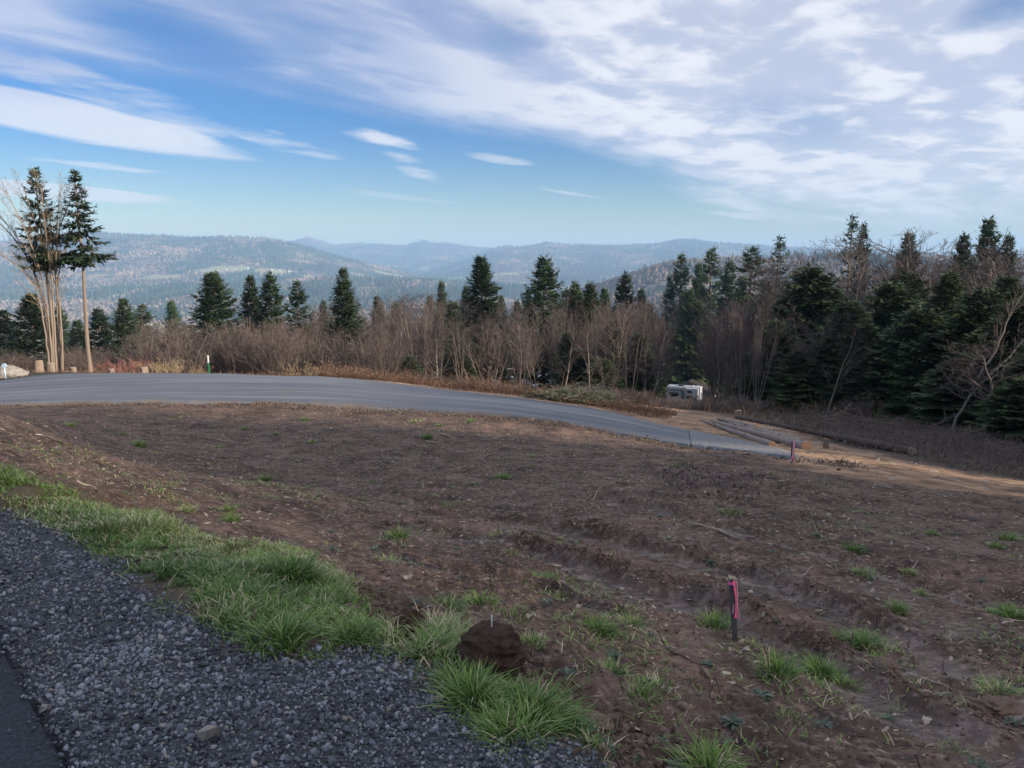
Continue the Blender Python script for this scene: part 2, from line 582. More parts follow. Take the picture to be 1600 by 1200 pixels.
def ground_material():
    m, nt, b = material('soil_and_verge')
    p = worldpos(nt)
    big = noise(nt, p, 0.22, 4, 0.55)
    mid = noise(nt, p, 1.6, 6, 0.62)
    fine = noise(nt, p, 14, 6, 0.65)
    grit = noise(nt, p, 70, 3, 0.6)
    reddish = mixc(nt, (big * 1.6 - 0.3).clamp(), (0.215, 0.130, 0.092), (0.165, 0.119, 0.093))
    dark = mixc(nt, ((mid - 0.36) * 3).clamp(), (0.048, 0.031, 0.024), reddish)
    soil = mixc(nt, ((fine - 0.50) * 5.0).clamp() * 0.75, dark, (0.34, 0.25, 0.195))
    soil = mixc(nt, ((noise(nt, p, 9, 5, 0.7) - 0.53) * 8.0).clamp() * 0.8, soil, (0.024, 0.016, 0.013))
    speck = nt.nodes.new('ShaderNodeTexVoronoi')
    speck.inputs['Scale'].default_value = 26
    nt.links.new(p, speck.inputs['Vector'])
    sp = E(nt, speck.outputs['Distance']).step(0.17, 0.08) * (noise(nt, p, 5, 3).step(0.5, 0.62))
    soil = mixc(nt, sp * 0.9, soil, (0.42, 0.36, 0.30))
    mud = mixc(nt, ((noise(nt, p, 7, 7, 0.72) - 0.44) * 4.5).clamp(), (0.085, 0.064, 0.053), (0.265, 0.212, 0.178))
    mudf = attr(nt, 'mud')
    c = mixc(nt, mudf, soil, mud)
    gr = mixc(nt, fine, (0.060, 0.052, 0.030), (0.15, 0.125, 0.07))
    c = mixc(nt, (attr(nt, 'grass') * 0.9), c, gr)
    st = mixc(nt, ((mid - 0.36) * 3.2).clamp(), (0.16, 0.100, 0.064), (0.55, 0.35, 0.21))
    st = mixc(nt, ((fine - 0.45) * 3).clamp() * 0.5, st, (0.13, 0.085, 0.055))
    c = mixc(nt, attr(nt, 'straw'), c, st)
    fl = mixc(nt, mid, (0.030, 0.024, 0.018), (0.085, 0.065, 0.042))
    c = mixc(nt, attr(nt, 'litter'), c, fl)
    gv = mixc(nt, ((grit - 0.3) * 2.2).clamp(), (0.020, 0.022, 0.026), (0.115, 0.122, 0.135))
    c = mixc(nt, attr(nt, 'gravel'), c, gv)
    nt.links.new(c, b.inputs['Base Color'])
    r = E(nt, 0.92) - mudf * 0.36
    nt.links.new(r.v, b.inputs['Roughness'])
    bump(nt, b, fine * 0.6 + grit * 0.4, 0.7, 0.03)
    return m


def far_material():
    m, nt, b = material('far_land')
    p = worldpos(nt)
    a = noise(nt, p, 0.0022, 5, 0.6)
    c1 = noise(nt, p, 0.016, 5, 0.65)
    f = noise(nt, p, 0.09, 3, 0.6)
    wood = mixc(nt, ((c1 - 0.35) * 3).clamp(), (0.018, 0.034, 0.020), (0.060, 0.075, 0.040))
    bare = mixc(nt, ((f - 0.35) * 3).clamp(), (0.18, 0.13, 0.09), (0.46, 0.33, 0.22))
    c = mixc(nt, ((a * 0.5 + c1 * 0.5 - 0.50) * 14).clamp(), wood, bare)
    fl = attr(nt, 'field')
    fcol = mixc(nt, c1, (0.26, 0.27, 0.10), (0.42, 0.39, 0.20))
    c = mixc(nt, fl, c, fcol)
    nt.links.new(c, b.inputs['Base Color'])
    b.inputs['Roughness'].default_value = 0.95
    bump(nt, b, c1 * 0.7 + f * 0.3, 0.6, 12.0)
    return m


def asphalt_material(name='asphalt', fresh=False):
    m, nt, b = material(name)
    p = worldpos(nt)
    mid = noise(nt, p, 0.5, 6, 0.65)
    grit = noise(nt, p, 70, 4, 0.75)
    lane = attr(nt, 'lane')          # along the road: scuffed streaks and dark tyre marks follow the lane
    st = noise(nt, vec(nt, lane * 1.0, attr(nt, 'run') * 0.05, 0.0), 1.5, 5, 0.6)
    c = mixc(nt, (mid * 0.9 + grit * 0.35 - 0.1).clamp(), (0.088, 0.097, 0.112), (0.158, 0.170, 0.190))
    if fresh:
        c = mixc(nt, ((grit - 0.44) * 4.0 + (mid - 0.5)).clamp(), (0.008, 0.010, 0.016), (0.055, 0.064, 0.088))
    else:
        c = mixc(nt, st.step(0.51, 0.60) * 0.3, c, (0.30, 0.30, 0.295))
        c = mixc(nt, st.step(0.48, 0.40) * 0.3, c, (0.055, 0.058, 0.066))
    if not fresh:
        ed = attr(nt, 'edge')
        dirt = (E(nt, 1.0) - ed.step(0.05, 1.1)) * noise(nt, p, 1.3, 5, .65).step(.44, .56)
        dirt = dirt.max(noise(nt, p, .35, 5, .6).step(.58, .70) * .45)
        c = mixc(nt, dirt * .8, c, (0.17, 0.135, 0.11))
    nt.links.new(c, b.inputs['Base Color'])
    b.inputs['Roughness'].default_value = 0.72
    b.inputs['Specular IOR Level'].default_value = 0.4
    bump(nt, b, grit, 0.5, 0.006)
    return m


M = {}
M['ground'] = ground_material()
M['far'] = far_material()
M['asphalt'] = asphalt_material()
M['street'] = asphalt_material('dark_asphalt', True)


# ---------------------------------------------------------------- the ground, one sheet of rings round the viewpoint, cut into four pieces that share their seams
# places where something stands in the far fields: (px, py, radius)
def far_ground(px, py, y0=900.0):
    d = ray(px, py)
    t = np.geomspace(y0, 15500, 4000)
    p = d[None, :] * t[:, None]
    k = np.nonzero(p[:, 2] + CAMZ <= h_far(p[:, 0], p[:, 1]))[0]
    i = k[0] if len(k) else len(t) - 1
    return np.array([p[i, 0], p[i, 1], float(h_far(p[i, 0], p[i, 1]))])


FIELDS = [(352, 420, 190, 42), (430, 424, 140, 26), (250, 432, 130, 30), (500, 436, 120, 26), (780, 428, 160, 30), (625, 431, 210, 36), (715, 435, 110, 34), (560, 427, 60, 24), (845, 436, 60, 24)]
FIELD_AT = [(far_ground(a, b), w, h) for a, b, w, h in FIELDS]


def ground_noise(X, Y, keep):
    """fine relief of the bare soil; keep: 1 where allowed"""
    r = np.hypot(X, Y)
    fade1 = smooth(40, 12, r)
    z = fbm(X / 1.7, Y / 1.7, 3, 41) * 0.13 * smooth(60, 30, r)
    z = z + fbm(X / 0.42, Y / 0.42, 3, 47) * 0.055 * fade1
    rough = np.clip(0.5 + fbm(X / 1.2, Y / 1.2, 2, 53) * 1.6, 0.15, 1.4)
    z = z + (np.abs(fbm(X / 0.15, Y / 0.15, 4, 59, 0.62)) ** 0.8) * 0.065 * rough * fade1
    z = z + fbm(X / 0.045, Y / 0.045, 2, 67) * 0.030 * rough * smooth(14, 5, r)
    return z * keep


def build_ground():
    az = np.radians(np.concatenate([np.linspace(-180, -45, 46)[:-1], np.linspace(-45, 45, 421), np.linspace(45, 180, 46)[1:]]))
    r1 = np.geomspace(0.8, 62, 560)
    r2 = np.geomspace(62, 16000, 230)[1:]
    rr = np.concatenate([r1, r2])
    nA = len(az)
    X = rr[:, None] * np.sin(az)[None, :]
    Y = rr[:, None] * np.cos(az)[None, :]
    Z = H(X, Y)
    shp = X.shape
    att = {k: np.zeros(shp) for k in ('grass', 'mud', 'straw', 'litter', 'gravel', 'field')}
    n1 = len(r1) + 6
    x, y = X[:n1], Y[:n1]
    road = np.maximum(pmask(x, y, ROAD, 0.12), pmask(x, y, np.concatenate([AN, AF[::-1]]), 0.15))
    street = pmask(x, y, STREET, 0.05)
    gravel = pmask(x, y, GRAVEL, 0.16, 0.25, 0.3)
    grass = np.maximum(pmask(x, y, GRASS1, 0.25, 0.5, 0.5), pmask(x, y, GRASS2, 0.15, 0.3, 0.4))
    straw = pmask(x, y, STRAW, 0.7, 1.6, 2.5)
    brush = pmask(x, y, BRUSHZ, 1.0, 1.5, 3)
    # everything past the road and past the field's right border is woodland litter
    r = np.hypot(x, y)
    beyond = smooth(0.3, 1.2, y - np.interp(x, RF[:, 0], RF[:, 1])) * (x > RF[0, 0] - 6) * (x < RF[-1, 0] + .5)
    beyond = np.maximum(beyond, brush)
    beyond = np.maximum(beyond, smooth(40, 46, r))
    beyond = np.maximum(beyond, smooth(15, 19, x - np.maximum(0, (20 - y)) * -0.2) * (y > -20))
    beyond = np.maximum(beyond, smooth(-22, -28, x) * (y < 24))
    keep = (1 - road) * (1 - street) * (1 - gravel * 0.8) * (1 - 0.5 * straw)
    z = ground_noise(x, y, keep)
    mud = np.zeros(x.shape)
    for k, q in enumerate(RUTS):
        dd = seg_dist(x, y, q, False) + fbm(x / .5, y / .5, 2, 71 + k) * .07
        w = (0.15, 0.18, 0.12, 0.11)[k]
        dep = (0.080, 0.105, 0.055, 0.05)[k]
        off = np.where(y > np.interp(x, q[:, 0], q[:, 1]), dd, -dd) + fbm(x / .9, y / .9, 2, 75 + k) * .05
        ends = smooth(0, .5, np.minimum(np.abs(x - q[0, 0]), np.abs(x - q[-1, 0])))
        trough = smooth(-w * 3.4, -w * 2.2, off) * smooth(-w * .15, -w * .75, off) * ends
        berm = np.exp(-((off - w * .30) / (w * 0.55)) ** 2) * ends
        lumpy = np.clip(.75 + fbm(x / .30, y / .30, 2, 83) * .6 + fbm(x / .07, y / .07, 3, 84) * .9, .2, 1.5)
        z = z * (1 - trough * 0.40) - trough * dep * .55 + berm * dep * lumpy
        mud = np.maximum(mud, trough * (1 - .5 * berm) * np.clip(.72 + fbm(x / .35, y / .2, 3, 85) * 1.2, 0, 1))
    mud = np.maximum(mud, smooth(0.02, 0.25, fbm((x + y * .5) / 1.5, (y - x * .4) / .45, 3, 97)) * 0.7 * np.exp(-(np.minimum(seg_dist(x, y, RUTS[1], False), seg_dist(x, y, RUTS[0], False)) / 0.8) ** 2))
    # uneven gravel
    z = z + gravel * (1 - street) * (fbm(x / .5, y / .5, 3, 101) * .05 + fbm(x / .06, y / .06, 2, 103) * .012)
    z = z - 0.07 * road - 0.05 * street + 0.05 * grass
    Z[:n1] += z * smooth(62, 50, r)
    att['grass'][:n1], att['gravel'][:n1] = grass, np.maximum(gravel, street)
    fringe = smooth(1.6, 0.3, np.abs(seg_dist(x, y, RN, False))) * 0.35
    att['straw'][:n1] = np.maximum(straw, 0)
    att['mud'][:n1] = mud * (1 - grass) * (1 - gravel)
    att['litter'][:n1] = np.clip(beyond - straw, 0, 1)
    att['litter'][n1:] = 1
    fx = np.zeros(shp)
    for (p, w, h) in FIELD_AT:
        wob = fbm(X / 120., Y / 120., 2, 5) * 0.6
        fx = np.maximum(fx, smooth(1.15, 0.9, ((X - p[0]) / w) ** 2 + ((Y - p[1]) / (h * 3.2)) ** 2 + wob))
    att['field'] = fx
    cuts = [0, len(r1) - 1, int(np.searchsorted(rr, 1100)), int(np.searchsorted(rr, 5000)), len(rr) - 1]
    names = ['ground', 'hillside', 'valley', 'hills']
    labels = ['bare brown soil field sloping away from the gravel shoulder', 'wooded slope falling away beyond the far road',
              'broad wooded valley with pale fields', 'blue hazy wooded hills along the horizon']
    for i, nm in enumerate(names):
        a, b = cuts[i], cuts[i + 1] + 1
        V = np.stack([X[a:b], Y[a:b], Z[a:b]], -1).reshape(-1, 3)
        nr = b - a
        idx = np.arange(nr * nA).reshape(nr, nA)
        q = np.stack([idx[:-1, :-1], idx[:-1, 1:], idx[1:, 1:], idx[1:, :-1]], -1).reshape(-1, 4)[:, ::-1]
        A = {k: v[a:b].ravel() for k, v in att.items()}
        me = new_mesh(nm, V, q, A, True, [M['ground'] if i == 0 else M['far']])
        tag(link(nm, me), labels[i], kind='structure')


build_ground()


def strip(name, A, B, n, m, mat, lift, edge_wob=0.0, label=None, crown=0.0):
    A, B = resample(A, n), resample(B, n)
    t = np.linspace(0, 1, m)
    t[1], t[-2] = .006, .994
    P = A[:, None, :] * (1 - t)[None, :, None] + B[:, None, :] * t[None, :, None]
    run = np.concatenate([[0], np.cumsum(np.linalg.norm(np.diff((A + B) / 2, axis=0), axis=1))])
    if edge_wob:
        for j, s in ((0, -1), (m - 1, 1)):
            nrm = (B - A) / np.linalg.norm(B - A, axis=1, keepdims=True)
            P[:, j] += nrm * (s * fbm(run * 3.1, run * 0 + j, 3, 5) * edge_wob)[:, None]
    Z = h_near(P[..., 0], P[..., 1]) + lift + crown * (1 - (2 * t - 1) ** 2)[None, :] * 1.0
    Z[:, 0] -= lift + 0.11
    Z[:, -1] -= lift + 0.11
    if name == 'gravel_path':
        Z[-1] -= 0.2
    V = np.concatenate([P, Z[..., None]], -1).reshape(-1, 3)
    idx = np.arange(n * m).reshape(n, m)
    q = np.stack([idx[:-1, :-1], idx[1:, :-1], idx[1:, 1:], idx[:-1, 1:]], -1).reshape(-1, 4)
    wid = np.linalg.norm(B - A, axis=1)
    at_ = {'run': np.repeat(run, m), 'lane': (t[None, :] * wid[:, None]).ravel()}
    at_['edge'] = np.minimum(at_['lane'], np.repeat(wid, m) - at_['lane'])
    me = new_mesh(name, V, q, at_, True, [mat])
    o = link(name, me)
    return tag(o, label, kind='structure')


strip('road', RN, RF, 200, 24, M['asphalt'], 0.03, 0.10, 'grey asphalt road curving over the crest beyond the field')
strip('street', street_edge, street_far, 420, 24, M['street'], 0.025, 0.10, 'dark asphalt street beside the gravel shoulder')
M['apron'] = simple('grey_gravel', (0.10, 0.105, 0.11), (0.30, 0.30, 0.30), 9.0, 0.9, 0.8, 0.04)
strip('gravel_path', AN, AF, 60, 16, M['apron'], 0.035, 0.25, 'pale grey gravel apron at the end of the far road')


# ---------------------------------------------------------------- haze
def build_haze():
    zb, zt, L = -262.0, 375.0, 14500.0
    V = np.array([[sx * L, sy * L, z] for z in (zb, zt) for sx, sy in ((-1, -1), (1, -1), (1, 1), (-1, 1))])
    q = np.array([[3, 2, 1, 0], [4, 5, 6, 7], [0, 1, 5, 4], [1, 2, 6, 5], [2, 3, 7, 6], [3, 0, 4, 7]])
    m = bpy.data.materials.new('air')
    m.use_nodes = True
    nt = m.node_tree
    nt.nodes.clear()
    o_ = nt.nodes.new('ShaderNodeOutputMaterial')
    v = nt.nodes.new('ShaderNodeVolumePrincipled')
    v.inputs['Color'].default_value = (0.44, 0.68, 1.0, 1)
    v.inputs['Density'].default_value = 0.000118
    v.inputs['Anisotropy'].default_value = 0.0
    nt.links.new(v.outputs[0], o_.inputs['Volume'])
    tag(link('haze', new_mesh('haze', V, q, None, False, [m])), kind='stuff', label='blue winter haze lying over the valley')


build_haze()


# ---------------------------------------------------------------- vegetation builders
def tubes(P0, P1, R0, R1, k=3):
    """a k-sided tube for each segment; returns verts and quads"""
    P0, P1 = np.asarray(P0, float), np.asarray(P1, float)
    R0, R1 = np.asarray(R0, float), np.asarray(R1, float)
    d = P1 - P0
    d /= np.maximum(np.linalg.norm(d, axis=1, keepdims=True), 1e-9)
    ref = np.where(np.abs(d[:, 2:3]) < 0.9, np.array([[0, 0, 1.0]]), np.array([[1.0, 0, 0]]))
    u = np.cross(d, ref)
    u /= np.linalg.norm(u, axis=1, keepdims=True)
    w = np.cross(d, u)
    an = np.arange(k) * 2 * math.pi / k
    ring = np.cos(an)[None, :, None] * u[:, None, :] + np.sin(an)[None, :, None] * w[:, None, :]
    V = np.concatenate([P0[:, None] + ring * R0[:, None, None], P1[:, None] + ring * R1[:, None, None]], 1)
    n = len(P0)
    base = (np.arange(n) * 2 * k)[:, None]
    i = np.arange(k)
    q = np.stack([i, (i + 1) % k, (i + 1) % k + k, i + k], 1)
    return V.reshape(-1, 3), (base[:, :, None] + q[None]).reshape(-1, 4)


def path_tube(P, R, k=8, cap=True):
    """one continuous tube along a path"""
    P, R = np.asarray(P, float), np.asarray(R, float)
    n = len(P)
    d = np.gradient(P, axis=0)
    d /= np.maximum(np.linalg.norm(d, axis=1, keepdims=True), 1e-9)
    ref = np.array([0, 0, 1.0]) if abs(d[:, 2].mean()) < 0.8 else np.array([1.0, 0, 0])
    u = np.cross(d, ref)
    u /= np.linalg.norm(u, axis=1, keepdims=True)
    w = np.cross(d, u)
    an = np.arange(k) * 2 * math.pi / k
    V = P[:, None] + R[:, None, None] * (np.cos(an)[None, :, None] * u[:, None] + np.sin(an)[None, :, None] * w[:, None])
    idx = np.arange(n * k).reshape(n, k)
    nx = np.roll(idx, -1, 1)
    q = np.stack([idx[:-1], nx[:-1], nx[1:], idx[1:]], -1).reshape(-1, 4)
    V = V.reshape(-1, 3)
    t = np.zeros((0, 3), int)
    if cap:
        V = np.concatenate([V, P[:1], P[-1:]])
        c0, c1 = n * k, n * k + 1
        t = np.concatenate([np.stack([np.full(k, c0), nx[0], idx[0]], 1), np.stack([np.full(k, c1), idx[-1], nx[-1]], 1)])
    return V, q, t


class Geo:
    """collects geometry for one mesh"""
    def __init__(s):
        s.V, s.Q, s.T, s.tint, s.n = [], [], [], [], 0

    def add(s, V, Q=None, T=None, tint=0.5):
        V = np.asarray(V, float).reshape(-1, 3)
        if Q is not None and len(Q):
            s.Q.append(np.asarray(Q) + s.n)
        if T is not None and len(T):
            s.T.append(np.asarray(T) + s.n)
        s.V.append(V)
        s.tint.append(np.broadcast_to(np.asarray(tint, float), (len(V),)))
        s.n += len(V)

    def mesh(s, name, mat, smooth_shade=False):
        f = []
        if s.Q:
            f.append(np.concatenate(s.Q))
        if s.T:
            f.append(np.concatenate(s.T))
        return new_mesh(name, np.concatenate(s.V), f, {'tint': np.concatenate(s.tint)}, smooth_shade, [mat])


def unit(v):
    v = np.asarray(v, float)
    return v / np.maximum(np.linalg.norm(v, axis=-1, keepdims=True), 1e-9)


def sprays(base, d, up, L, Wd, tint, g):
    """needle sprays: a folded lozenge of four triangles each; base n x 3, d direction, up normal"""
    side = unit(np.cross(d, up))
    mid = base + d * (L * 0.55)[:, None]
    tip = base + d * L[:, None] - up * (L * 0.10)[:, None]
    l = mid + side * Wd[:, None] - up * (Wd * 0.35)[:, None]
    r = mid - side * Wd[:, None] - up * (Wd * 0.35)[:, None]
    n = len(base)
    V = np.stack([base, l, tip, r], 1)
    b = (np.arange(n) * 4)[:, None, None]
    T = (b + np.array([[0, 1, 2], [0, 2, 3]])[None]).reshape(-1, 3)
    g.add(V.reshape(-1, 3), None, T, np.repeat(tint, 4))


def conifer(name, seed, h=10.0, crown0=0.05, rad=2.4, gap=0.28, nb=6, droop=0.0, top_up=0.9, shape=1.0, spray=0.30, density=1.0, trunk_r=0.13, lean=0.0, skip=0.0, cedar=False, lop=0.0, conc=0.0):
    """trunk mesh and crown mesh of a conifer h metres tall with limbs in whorls and needle sprays along the limbs"""
    r = np.random.default_rng(seed)
    zz = np.linspace(0, h, 18)
    sway = np.stack([np.cumsum(r.normal(0, .012, 18)) + lean * zz / h, np.cumsum(r.normal(0, .012, 18)), zz], 1)
    rr = trunk_r * (1 - zz / h) ** 0.8 + 0.012
    rr[0] *= 1.35
    V, Q, T = path_tube(sway, rr, 9)
    tg = Geo()
    tg.add(V, Q, T, 0.5)
    g = Geo()
    ax = lambda z: np.array([np.interp(z, zz, sway[:, 0]), np.interp(z, zz, sway[:, 1]), z])
    z = h * crown0
    B, D, U, L, W, TT = [], [], [], [], [], []
    S0, S1, SR0, SR1 = [], [], [], []
    ga = 0.0
    while z < h - 0.12:
        t = (z - h * crown0) / (h * (1 - crown0))
        prof = ((1 - t) ** shape) * min(1.0, 0.55 + t * 5) * (1 - conc * (1 - abs(2 * t - 1)))
        for k in range(nb):
            if r.random() < skip:
                continue
            ga += 2.399 + r.normal(0, .25)
            bl = rad * prof * r.uniform(0.70, 1.15) * (1 + lop * math.cos(ga)) + 0.10
            elev = math.radians(-14 + 62 * t ** 1.6 * top_up - droop * 30 * (1 - t) + r.normal(0, 6))
            hd = np.array([math.cos(ga), math.sin(ga), 0])
            n = max(3, int(bl / 0.30))
            s = np.linspace(0, 1, n + 1)
            curve = (0.10 if not cedar else 0.30) * bl * s ** 2.2
            sag = -0.10 * bl * np.sin(s * math.pi) - (droop * .18) * bl * s ** 1.5
            P = ax(z + r.uniform(-.5, .5) * gap)[None] + hd[None] * (bl * s * math.cos(elev))[:, None]
            P[:, 2] += bl * s * math.sin(elev) + curve + sag
            P += np.cumsum(r.normal(0, .018 * bl / n, P.shape), 0)
            S0.append(P[:-1]); S1.append(P[1:])
            br = 0.008 + 0.011 * bl
            SR0.append(br * (1 - s[:-1] * .85)); SR1.append(br * (1 - s[1:] * .85))
            # twigs on both sides
            m = max(4, int(bl / 0.085 * density))
            u = np.sort(r.uniform(0.10 + 0.18 * min(1, bl / 2), 1.0, m))
            q = np.stack([np.interp(u, s, P[:, i]) for i in range(3)], 1)
            tan = unit(np.stack([np.interp(u, s, np.gradient(P[:, i])) for i in range(3)], 1))
            up = unit(np.array([0, 0, 1.0]) - tan * tan[:, 2:3])
            sd = np.cross(tan, up)
            for sg in (-1, 1):
                a = np.radians(r.normal(52, 12, m))
                dn = r.normal(-0.10, .22, m) - (0.75 if cedar else 0.0) * r.uniform(.4, 1, m)
                d = unit(tan * np.cos(a)[:, None] + sd * (sg * np.sin(a))[:, None] + up * dn[:, None])
                l = (spray * (0.75 + 0.75 * (1 - u)) * min(1.25, 0.5 + bl * .42)) * r.uniform(.6, 1.35, m)
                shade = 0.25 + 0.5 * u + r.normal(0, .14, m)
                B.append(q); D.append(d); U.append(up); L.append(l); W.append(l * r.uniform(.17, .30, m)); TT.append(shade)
                # second order along the twig
                for f in (0.35, 0.65):
                    e = unit(d * 0.75 + sd * (sg * r.normal(-.55, .25, m))[:, None] * -1 * r.choice([-1, 1], m)[:, None] + up * r.normal(0, .22, m)[:, None])
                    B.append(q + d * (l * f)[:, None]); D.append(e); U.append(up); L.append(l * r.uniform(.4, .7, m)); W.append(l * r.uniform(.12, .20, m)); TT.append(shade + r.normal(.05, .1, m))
            # leader of the limb
            B.append(P[-1:]); D.append(unit(P[-1:] - P[-2:-1])); U.append(up[-1:]); L.append(np.array([spray * .9])); W.append(np.array([spray * .12])); TT.append(np.array([.8]))
        z += gap * r.uniform(.7, 1.3) * (0.65 + 0.55 * (1 - t))
    # leading shoot
    for k in range(14):
        a = k * 2.4
        B.append(np.array([[sway[-1, 0], sway[-1, 1], h - .55 + k * .035]])); D.append(unit(np.array([[math.cos(a) * .5, math.sin(a) * .5, .8]])))
        U.append(np.array([[-math.sin(a), math.cos(a), 0.1]])); L.append(np.array([.24])); W.append(np.array([.03])); TT.append(np.array([.7]))
    sprays(np.concatenate(B), np.concatenate(D), np.concatenate(U), np.concatenate(L), np.concatenate(W), np.clip(np.concatenate(TT), 0, 1), g)
    V, Q = tubes(np.concatenate(S0), np.concatenate(S1), np.concatenate(SR0), np.concatenate(SR1), 3)
    tg.add(V, Q, None, 0.3)
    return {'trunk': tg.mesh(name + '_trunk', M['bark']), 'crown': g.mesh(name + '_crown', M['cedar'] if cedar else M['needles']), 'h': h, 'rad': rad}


def grow(S, r, p, d, L, rad, lev, maxlev, spread, trop, nch, wob):
    """bare branching: adds (level, p0, p1, r0, r1) segments to S"""
    n = max(2, int(round(L / (0.55 if lev == 0 else 0.34 if lev == 1 else 0.22))))
    n = min(n, 14 if lev == 0 else 7 if lev == 1 else 4)
    st = L / n
    pts, dirs, rads = [p], [d], [rad]
    for i in range(n):
        d = unit(d + r.normal(0, wob * (0.5 if lev == 0 else 1), 3) + np.array([0, 0, trop]))
        q = p + d * st
        r1 = rad * (1 - (i + 1) / n * 0.80) + 0.0035
        S.append((lev, p, q, rads[-1], r1))
        p = q
        pts.append(p); dirs.append(d); rads.append(r1)
    if lev >= maxlev:
        return
    k = nch[lev]
    for j in range(k):
        u = (0.28 if lev == 0 else 0.18) + (0.80) * (j + r.random()) / k
        u = min(u, .99)
        i = min(int(u * n), n - 1)
        f = u * n - i
        b = pts[i] * (1 - f) + pts[i + 1] * f
        dd = dirs[i + 1]
        perp = unit(np.cross(dd, r.normal(0, 1, 3)))
        a = math.radians(spread[lev] * r.uniform(.65, 1.3))
        nd = unit(dd * math.cos(a) + perp * math.sin(a))
        grow(S, r, b, nd, L * (0.50 if lev == 0 else 0.46) * r.uniform(.6, 1.15) * (1.15 - 0.55 * u), max(0.0062, rads[i] * .55), lev + 1, maxlev, spread, trop, nch, wob)


def bare_tree(name, seed, stems, mats=('bark_pale', 'twigs'), spread=(38, 42, 45), trop=0.05, nch=(16, 6, 4), wob=0.10, maxlev=3):
    r = np.random.default_rng(seed)
    S, own = [], []
    for (p, d, L, rad) in stems:
        k0 = len(S)
        grow(S, r, np.array(p, float), unit(np.array(d, float)), L, rad, 0, maxlev, spread, trop, nch, wob)
        own.append([x for x in S[k0:] if x[0] == 0])
    out = {}
    todo = [('trunk', q, 6, mats[0]) for q in own] if len(own) <= 8 else [('trunk', sum(own, []), 6, mats[0])]
    for nm, s, k, mt in todo + [('crown', [x for x in S if x[0] > 0], 3, mats[1])]:
        V, Q = tubes([x[1] for x in s], [x[2] for x in s], [x[3] for x in s], [x[4] for x in s], k)
        g = Geo()
        tn = np.repeat([0.75 - 0.2 * x[0] + r.normal(0, .1) for x in s], 2 * k)
        g.add(V, Q, None, np.clip(tn, 0, 1))
        out.setdefault(nm, []).append(g.mesh(name + '_' + nm, M[mt], nm == 'trunk'))
    zs = max(x[2][2] for x in S)
    xs = np.percentile([math.hypot(x[2][0], x[2][1]) for x in S], 97)
    out['h'], out['rad'] = zs, xs
    return out


M['bark'] = simple('fir_bark', (0.060, 0.046, 0.038), (0.23, 0.185, 0.15), 5, .95, .8, .03, tint='tint', stretch=(3, 3, .6))
M['bark_warm'] = simple('sunlit_fir_bark', (0.10, 0.078, 0.062), (0.33, 0.26, 0.205), 5, .95, .8, .02, tint='tint', stretch=(3, 3, .5))
M['bark_pale'] = simple('alder_bark', (0.070, 0.058, 0.051), (0.225, 0.195, 0.170), 4, .9, .5, .01, tint='tint', stretch=(3, 3, .8), rand=.5)
M['bark_white'] = simple('pale_limb_bark', (0.22, 0.195, 0.165), (0.50, 0.46, 0.40), 4, .9, .5, .01, tint='tint')
M['twigs'] = simple('bare_twigs', (0.052, 0.040, 0.038), (0.185, 0.148, 0.132), 2, .9, 0, tint='tint', rand=.7)
M['twigs_red'] = simple('reddish_twigs', (0.13, 0.055, 0.045), (0.33, 0.17, 0.14), 2, .85, 0, tint='tint', rand=.5)
M['twigs_tan'] = simple('tan_twigs', (0.16, 0.115, 0.07), (0.42, 0.33, 0.21), 2, .9, 0, tint='tint', rand=.5)
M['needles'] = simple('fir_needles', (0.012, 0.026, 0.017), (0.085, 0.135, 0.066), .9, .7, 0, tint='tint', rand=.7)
M['cedar'] = simple('cedar_sprays', (0.012, 0.024, 0.012), (0.088, 0.125, 0.050), .9, .7, 0, tint='tint', rand=.45)


def place(proto, name, label, cat, px, pytop, Y, half=None, group=None, base=None, rz=None, sink=0.05, wide=1.5):
    """stand a copy where the ray through px meets forward distance Y, as tall as the photograph shows it"""
    top = at(px, pytop, Y)
    if base is None:
        base = (top[0], Y, float(H(top[0], Y)))
    h = max(top[2] - base[2], 0.6)
    s = h / proto['h']
    w = s if half is None else (half * Y / FPX) / proto['rad'] * wide
    o = thing(name, label, cat, (base[0], base[1], base[2] - sink), random.uniform(0, 6.28) if rz is None else rz, group, (w, w, s))
    for part in ('trunk', 'crown'):
        for me in (proto[part] if isinstance(proto[part], list) else [proto[part]]):
            link(part, me, o)
    return o


# ---- far woods: one mesh of conifers and one of bare trees per depth, since nobody could count them
def cone_trees(P, Hh, Rr, tiers, k, r):
    """jagged tiers of k drooping blades round a stem"""
    n = len(P)
    V, T = [], []
    off = 0
    a0 = r.uniform(0, 6.28, n)
    tint = np.clip(r.normal(.5, .25, n), 0, 1)
    allV, allT, allt = [], [], []
    for t in range(tiers):
        f0, f1 = t / tiers, min(1.0, (t + 1.75) / tiers)
        rad = Rr * (1 - f0) * 0.95 + Rr * 0.06
        apex = P + np.stack([r.normal(0, .02, n) * Hh, r.normal(0, .02, n) * Hh, Hh * f1], 1)
        ring = []
        for j in range(k):
            a = a0 + j * 2 * math.pi / k + t * .9
            rj = rad * r.uniform(.55, 1.25, n)
            ring.append(P + np.stack([np.cos(a) * rj, np.sin(a) * rj, Hh * (f0 + .06 + r.uniform(-.05, .05, n))], 1))
        R_ = np.stack([apex] + ring, 1)
        allV.append(R_.reshape(-1, 3))
        b = (np.arange(n) * (k + 1))[:, None, None] + off
        tri = np.array([[0, 1 + j, 1 + (j + 1) % k] for j in range(k)])
        allT.append((b + tri[None]).reshape(-1, 3))
        allt.append(np.repeat(np.clip(tint + r.normal(0, .08, n), 0, 1), k + 1))
        off += n * (k + 1)
    return np.concatenate(allV), np.concatenate(allT), np.concatenate(allt)


